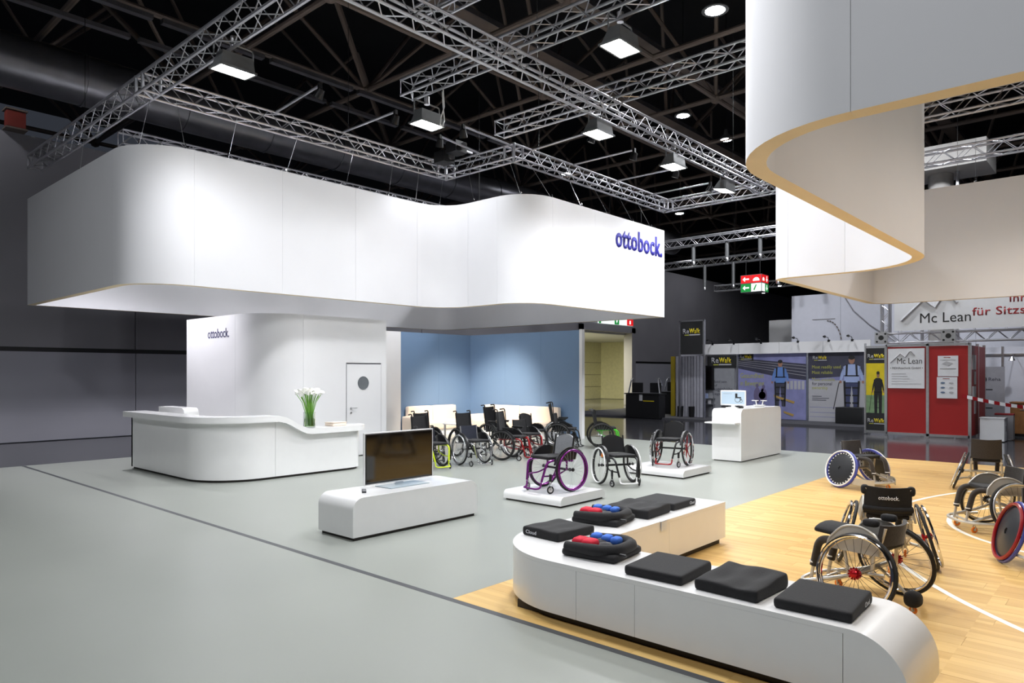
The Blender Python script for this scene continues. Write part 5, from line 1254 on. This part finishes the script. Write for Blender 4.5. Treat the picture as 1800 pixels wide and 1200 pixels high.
# dangling pipes under the far trusses
for k, (x, y, z0, z1) in enumerate(((23.7, 12.3, 5.75, 6.5), (23.7, 11.0, 5.75, 6.5), (23.7, 9.8, 5.75, 6.5), (28.4, 14.2, 5.4, 6.5), (28.4, 12.9, 5.4, 6.5), (28.4, 11.0, 5.4, 6.5), (28.4, 9.9, 5.5, 6.5))):
    q = thing('tube_lamp', ['dangling grey tube lamp nearest the lettered ring under the upper far truss', 'dangling grey tube lamp mid-way under the upper far truss', 'dangling grey tube lamp close to the white step under the upper far truss',
        'dangling grey tube lamp nearest the lettered ring under the lower far truss', 'dangling grey tube lamp left of the exit cube', 'dangling grey tube lamp just in front of the exit cube', 'dangling grey tube lamp right of the exit cube'][k], 'lamp', (x, y, z0), 0, 'tube lamps under the far trusses')
    MB().lathe([(0.07, 0.15), (0.07, z1 - z0)], 'z', 12).obj('tube', M_LAMPBODY, q)
    MB().lathe([(0.0, -0.02), (0.07, 0.02), (0.08, 0.12), (0.06, 0.16)], 'z', 12).obj('lamp_head', M_ALU, q)

# yellow roll-up panel
yp = thing('rollup_banner', 'yellow and black brand banner with a walking figure beside the red booth', 'roll-up banner', (22.9, 5.93, 0), R(0))
MB().box(-0.02, 0.02, -0.3, 0.3, 0.02, 2.62).obj('frame_panel', M_ALU, yp, smooth=False)
m = MB(); rect(m, -0.022, -0.28, 0.28, 0.1, 0.62, 1); rect(m, -0.022, -0.28, 0.28, 0.62, 1.15, 2); rect(m, -0.022, -0.28, 0.28, 1.15, 2.1, 0); rect(m, -0.022, -0.28, 0.28, 2.1, 2.55, 1)
m.obj('banner_print', [M_YELLOW, M_INK, mat('poster_green_grey', (120, 150, 110), 0.6, var=0.2, scale=8)], yp, smooth=False)
figure(yp, -0.026, -0.05, 0.62, 1.25, (M_INK, M_INK), 0.7, True)
walk_logo(yp, -0.026, 0.24, 2.26, 0.46); walk_logo(yp, -0.026, 0.24, 0.34, 0.46)
for s_ in (-1, 1): MB().box(-0.04, 0.04, s_*0.31 - 0.02, s_*0.31 + 0.02, 0, 2.7).obj('post', M_ALU, yp, smooth=False)

# red booth
MX = 22.2
rb = thing('red_booth', 'red panelled exhibition booth with aluminium frame', 'booth', (0, 0, 0))
def rpan(X, a, b, z0=0.12, z1=2.55): MB().box(X, X + 0.03, b, a, z0, z1).obj('red_panel', M_REDPANEL, rb, smooth=False)
rpan(MX, 5.46, 4.48); rpan(MX, 4.42, 3.49)
for y in (5.5, 4.45, 3.46): MB().box(MX - 0.02, MX + 0.05, y - 0.035, y + 0.035, 0, 2.62).obj('frame_post', M_ALU, rb, smooth=False)
for z in (0.06, 2.56): MB().box(MX - 0.02, MX + 0.05, 3.46, 5.5, z, z + 0.07).obj('frame_rail', M_ALU, rb, smooth=False)
for a, b in ((22.26, 23.3), (23.36, 24.4)): MB().box(a, b, 3.43, 3.46, 0.12, 2.55).obj('red_panel', M_REDPANEL, rb, smooth=False)
for x in (23.33, 24.43): MB().box(x - 0.03, x + 0.03, 3.42, 3.49, 0, 2.62).obj('frame_post', M_ALU, rb, smooth=False)
for k, (z0, z1) in enumerate(((1.9, 2.3), (1.5, 1.85), (1.1, 1.45), (0.7, 1.05))): MB().box(22.35 + 0.3 * (k % 2), 22.9, 3.42, 3.43, z0, z1).obj('side_notice', M_PAPER, rb, smooth=False)
MB().box(22.24, 24.4, 5.44, 5.47, 0.1, 2.6).box(24.37, 24.4, 3.5, 5.44, 0.1, 2.6).obj('rear_panels', M_WALLW, rb, smooth=False)
def mountains(parent, X, y, z, w, m_):
    pts = [(0, 0), (0.28, 0.28), (0.42, 0.42), (0.55, 0.3), (0.62, 0.24), (0.78, 0.5), (0.86, 0.52), (1.0, 0.32)]
    MB().tube([(X, y - a * w, z + b * w) for a, b in pts], w * 0.032, 5).obj('mountain_mark', m_, parent)
sg = thing('company_sign', 'white company sign with mountain mark on the left red panel', 'sign', (0, 0, 0))
MB().box(MX - 0.03, MX - 0.02, 4.52, 5.44, 1.38, 2.5).obj('sign_sheet', M_PAPER, sg, smooth=False)
text('lettering', 'Mc Lean', 0.62, M_INK, sg, (MX - 0.031, 5.2, 2.07), '-x', 0.001, height=0.17)
text('lettering', '• REHAtechnik GmbH •', 0.82, M_INK, sg, (MX - 0.031, 5.38, 1.92), '-x', 0.001, height=0.065)
mountains(sg, MX - 0.031, 5.38, 2.1, 0.62, M_GREYINK)
for k in range(5): rect(MB(), MX - 0.031, 5.34, 5.34 - [0.36, 0.4, 0.45, 0.4, 0.74][k], 1.78 - k * 0.07, 1.795 - k * 0.07).obj('small_print', M_GREYINK, sg, smooth=False)
for k, (y0, y1, z0, z1) in enumerate(((4.2, 3.72, 1.72, 2.28), (4.22, 3.74, 1.12, 1.7))):
    q = thing('product_sheet', ['white product sheet, upper one on the right red panel', 'white product sheet, lower one on the right red panel'][k], 'poster', (0, 0, 0))
    MB().box(MX - 0.03, MX - 0.02, y1, y0, z0, z1).obj('sheet', M_PAPER, q, smooth=False)
    m = MB()
    if k == 0:
        poly(m, MX - 0.031, [(y0 - 0.1, z1 - 0.22), (y0 - 0.2, z1 - 0.15), (y0 - 0.36, z1 - 0.2), (y0 - 0.26, z1 - 0.28)], 1); rect(m, MX - 0.031, y0 - 0.05, y1 + 0.05, z0 + 0.2, z0 + 0.21, 0); rect(m, MX - 0.031, y0 - 0.05, y1 + 0.05, z1 - 0.12, z1 - 0.115, 0)
    else:
        for i in range(3):
            for j in range(2): poly(m, MX - 0.031, ell((y0 - 0.14 - 0.2*j, z1 - 0.16 - 0.13*i), 0.055, 0.026, 10), [2, 1][j])
    m.obj('printed_items', [M_INK, M_GREYINK, mat('print_steel_blue', (90, 110, 140))], q, smooth=False)
    rect(MB(), MX - 0.031, y0 - 0.14, y1 + 0.18, z1 - 0.05, z1 - 0.035).obj('print_heading', M_REDINK, q, smooth=False)
# truss frame with banner above the red booth
for k, z in enumerate((2.68, 2.98)):
    pass
tf = truss('dark truss beam lying on top of the red booth', 'y', -1.0, 5.7, MX + 0.05, z=2.68, s=0.26, fine=False)
for k, y in enumerate((5.62, 3.95)):
    q = thing('truss_node_plate', ['square bolt plate at the left end of the booth truss', 'square bolt plate further right on the booth truss'][k], 'truss plate', (MX - 0.0, y, 2.82))
    MB().box(-0.03, 0.0, -0.17, 0.17, -0.17, 0.17).obj('plate', M_ALU, q, smooth=False)
    MB().lathe([(0.07, -0.034), (0.07, -0.03)], 'x', 16).obj('centre_hole', M_BLACK, q)
    for a in (-1, 1):
        for b in (-1, 1): MB().lathe([(0.03, -0.034), (0.03, -0.03)], 'x', 10, c=(0, a*0.11, b*0.11)).obj('bolt_hole', M_BLACK, q)
q = thing('truss_post', 'upright dark truss post left of the company banner', 'truss', (MX + 0.1, 5.45, 2.9))
for y in (0, 0.2): 
    for x in (0, 0.2): rod('chord', (x, y, 0), (x, y, 1.4), 0.025, M_TRUSS, q, 8)
for i in range(6):
    for x in (0, 0.2): rod('brace', (x, 0 if i % 2 else 0.2, i*0.22), (x, 0.2 if i % 2 else 0, i*0.22 + 0.22), 0.01, M_TRUSS, q, 5)
bn2 = thing('company_banner', 'long white company banner with mountain mark above the red booth', 'banner', (0, 0, 0))
MB().box(MX - 0.02, MX, -1.0, 5.28, 3.0, 4.25).obj('banner_sheet', M_PAPER, bn2, smooth=False)
mountains(bn2, MX - 0.022, 5.1, 3.28, 1.35, M_GREYINK)
text('lettering', 'Mc Lean', 1.2, M_INK, bn2, (MX - 0.022, 4.63, 3.2), '-x', 0.001, height=0.28)
text('lettering', 'Ihr', 0.34, M_REDINK, bn2, (MX - 0.022, 2.58, 3.65), '-x', 0.001, bold=0.01, height=0.22)
text('lettering', 'für Sitzsch', 1.48, M_REDINK, bn2, (MX - 0.022, 3.4, 3.34), '-x', 0.001, bold=0.01, height=0.22)
for k in range(12): MB().torus(0.02, 0.006, 'x', 8, 4, c=(MX - 0.02, 5.1 - k * 0.35, 2.99)).obj('eyelet', M_ALU, bn2)

# stand beyond the red booth
sb = thing('shelf_wall', 'white panel wall of the small stand behind the barrier tape', 'booth wall', (0, 0, 0))
for a, b in ((4.3, 3.2), (3.19, 2.1), (2.09, 1.0), (0.99, -0.4)): MB().box(26.0, 26.05, b, a, 0, 2.6).obj('wall_panel', M_PART, sb, smooth=False)
for y in (4.3, 3.2, 2.1): MB().box(25.97, 26.0, y - 0.03, y + 0.03, 0, 2.62).obj('post', M_ALU, sb, smooth=False)
MB().box(25.96, 26.0, 1.0, 4.3, 2.35, 2.4).obj('rail', M_ALU, sb, smooth=False)
ru = thing('rollup_banner', 'grey roll-up banner with round mark behind the barrier tape', 'roll-up banner', (25.2, 3.5, 0))
MB().box(0, 0.02, -0.45, 0.4, 0.08, 2.0).obj('banner_sheet', mat('rollup_grey', (150, 150, 158), 0.6), ru, smooth=False)
MB().rbox((0.01, -0.02, 0.05), (0.18, 0.92, 0.1), 0.03, 4).obj('base_box', M_ALU, ru)
MB().torus(0.09, 0.016, 'x', 20, 5, c=(-0.002, 0.1, 1.62)).obj('ring_mark', M_INK, ru)
text('lettering', 'Reha', 0.3, M_PDARK, ru, (-0.002, -0.05, 1.58), '-x', 0.001, height=0.1)
for k, z in enumerate((1.3, 0.75, 0.35)): rect(MB(), -0.001, 0.15, -0.15, z, z + 0.03).obj('small_print', M_INK, ru, smooth=False)
rp_ = thing('red_display_board', 'dark red display board with hooks above the oak cabinet', 'board', (25.9, 2.1, 1.1))
MB().box(0, 0.03, -1.2, 0.55, 0, 0.85).obj('board', mat('crimson_board', (150, 34, 44), 0.6), rp_, smooth=False)
for k in range(3): MB().tube([(0, 0.3 - 0.4*k, 0.6), (-0.1, 0.3 - 0.4*k, 0.58), (-0.1, 0.3 - 0.4*k, 0.4)], 0.035, 6).obj('hanging_tool', M_BLACK, rp_)
oc_ = thing('oak_cabinet', 'oak and grey cabinet behind the red booth', 'cabinet', (24.6, 2.3, 0))
MB().box(0, 0.6, -0.1, 0.55, 0.08, 0.95).obj('body', M_OAK, oc_, smooth=False); MB().box(0, 0.6, -0.95, -0.11, 0.08, 0.95).obj('grey_body', M_PDARK, oc_, smooth=False)
MB().box(-0.02, 0.62, -0.97, 0.57, 0.95, 0.98).obj('top', M_OAK, oc_, smooth=False); MB().box(0.03, 0.58, -0.92, 0.52, 0.0, 0.08).obj('plinth', M_BLACK, oc_, smooth=False)
for y in (-0.5, 0.2): MB().box(-0.012, 0.0, y - 0.12, y + 0.12, 0.75, 0.77).obj('handle', M_ALU, oc_, smooth=False)
gc = thing('green_seat_shell', 'green tilted display seat with red and white print on the cabinet', 'seat shell', (24.75, 2.05, 1.0), 0)
m = MB().rbox((0, 0, 0.36), (0.16, 0.42, 0.72), 0.06, 8, lambda a, b, c: (a + 0.12 * c - 0.2 * b * b, b - 0.45 * c, c)); m.obj('shell', mat('grass_green', (60, 160, 66), 0.5), gc)
MB().rbox((-0.08, 0.0, 0.36), (0.03, 0.22, 0.34), 0.012, 5, lambda a, b, c: (a + 0.12 * c, b - 0.45 * c, c)).obj('white_print', M_PAPER, gc)
MB().rbox((-0.09, -0.06, 0.48), (0.03, 0.1, 0.1), 0.012, 4).obj('red_print', M_RED, gc)
wt = thing('white_carton', 'white carton beside the red booth', 'box', (22.75, 3.0, 0))
MB().rbox((0, 0, 0.3), (0.6, 0.55, 0.6), 0.01, 3).obj('carton', M_PAPER, wt); MB().rbox((0, 0, 0.61), (0.62, 0.57, 0.03), 0.008, 3).obj('lid', M_PAPER, wt)
MB().box(-0.1, 0.1, -0.276, -0.275, 0.25, 0.4).obj('label_field', M_GREYINK, wt, smooth=False)
sk = thing('crate_stack', 'grey crate with red edge behind the white carton', 'crate', (23.3, 2.75, 0))
MB().box(0, 0.3, -0.12, 0.3, 0, 0.66).obj('crate_body', M_PGREY, sk, smooth=False); MB().box(-0.005, 0.305, -0.125, 0.305, 0.66, 0.7).obj('red_edge', M_REDINK, sk, smooth=False)
# barrier tape: twisted red and white segments
bt = thing('barrier_tape', 'red and white barrier tape strung from the red booth', 'barrier tape', (0, 0, 0))
A, B = Vector((22.1, 3.62, 1.2)), Vector((20.6, 0.8, 0.98))
for i in range(22):
    f0, f1 = i / 22, (i + 1) / 22
    def PT(f): p = A.lerp(B, f); p.z -= 0.12 * math.sin(PI * f); return p
    p, q = PT(f0), PT(f1); a0, a1 = 1.2 + 3.5 * f0, 1.2 + 3.5 * f1; h = 0.045
    n0 = Vector((math.cos(a0) * 0.3, 0, math.sin(a0) * 0.5 + 0.8)).normalized() * h; n1 = Vector((math.cos(a1) * 0.3, 0, math.sin(a1) * 0.5 + 0.8)).normalized() * h
    MB().add([p - n0, q - n1, q + n1, p + n0], [(0, 1, 2, 3)]).obj('tape_segment', M_RED if i % 2 == 0 else M_PAPER, bt, smooth=False)
po = thing('barrier_post', 'thin grey barrier post standing right of the frame', 'post', (20.6, 0.8, 0))
MB().lathe([(0.16, 0), (0.16, 0.02), (0.03, 0.05), (0.025, 1.0), (0.035, 1.02), (0.0, 1.05)], 'z', 16).obj('post_body', M_ALU, po); MB().lathe([(0.032, 0.9), (0.032, 1.0)], 'z', 14).obj('post_collar', M_BLACK, po)
hs = thing('hanging_spot', 'small chrome spotlight under the rail of the small stand', 'spotlight', (25.4, 2.9, 2.3))
MB().lathe([(0.03, 0.0), (0.09, -0.12), (0.07, -0.13)], 'z', 12).obj('spot_head', M_ALU, hs); rod('stem', (0, 0, 0), (0.57, 0, 0.08), 0.012, M_BLACK, hs)
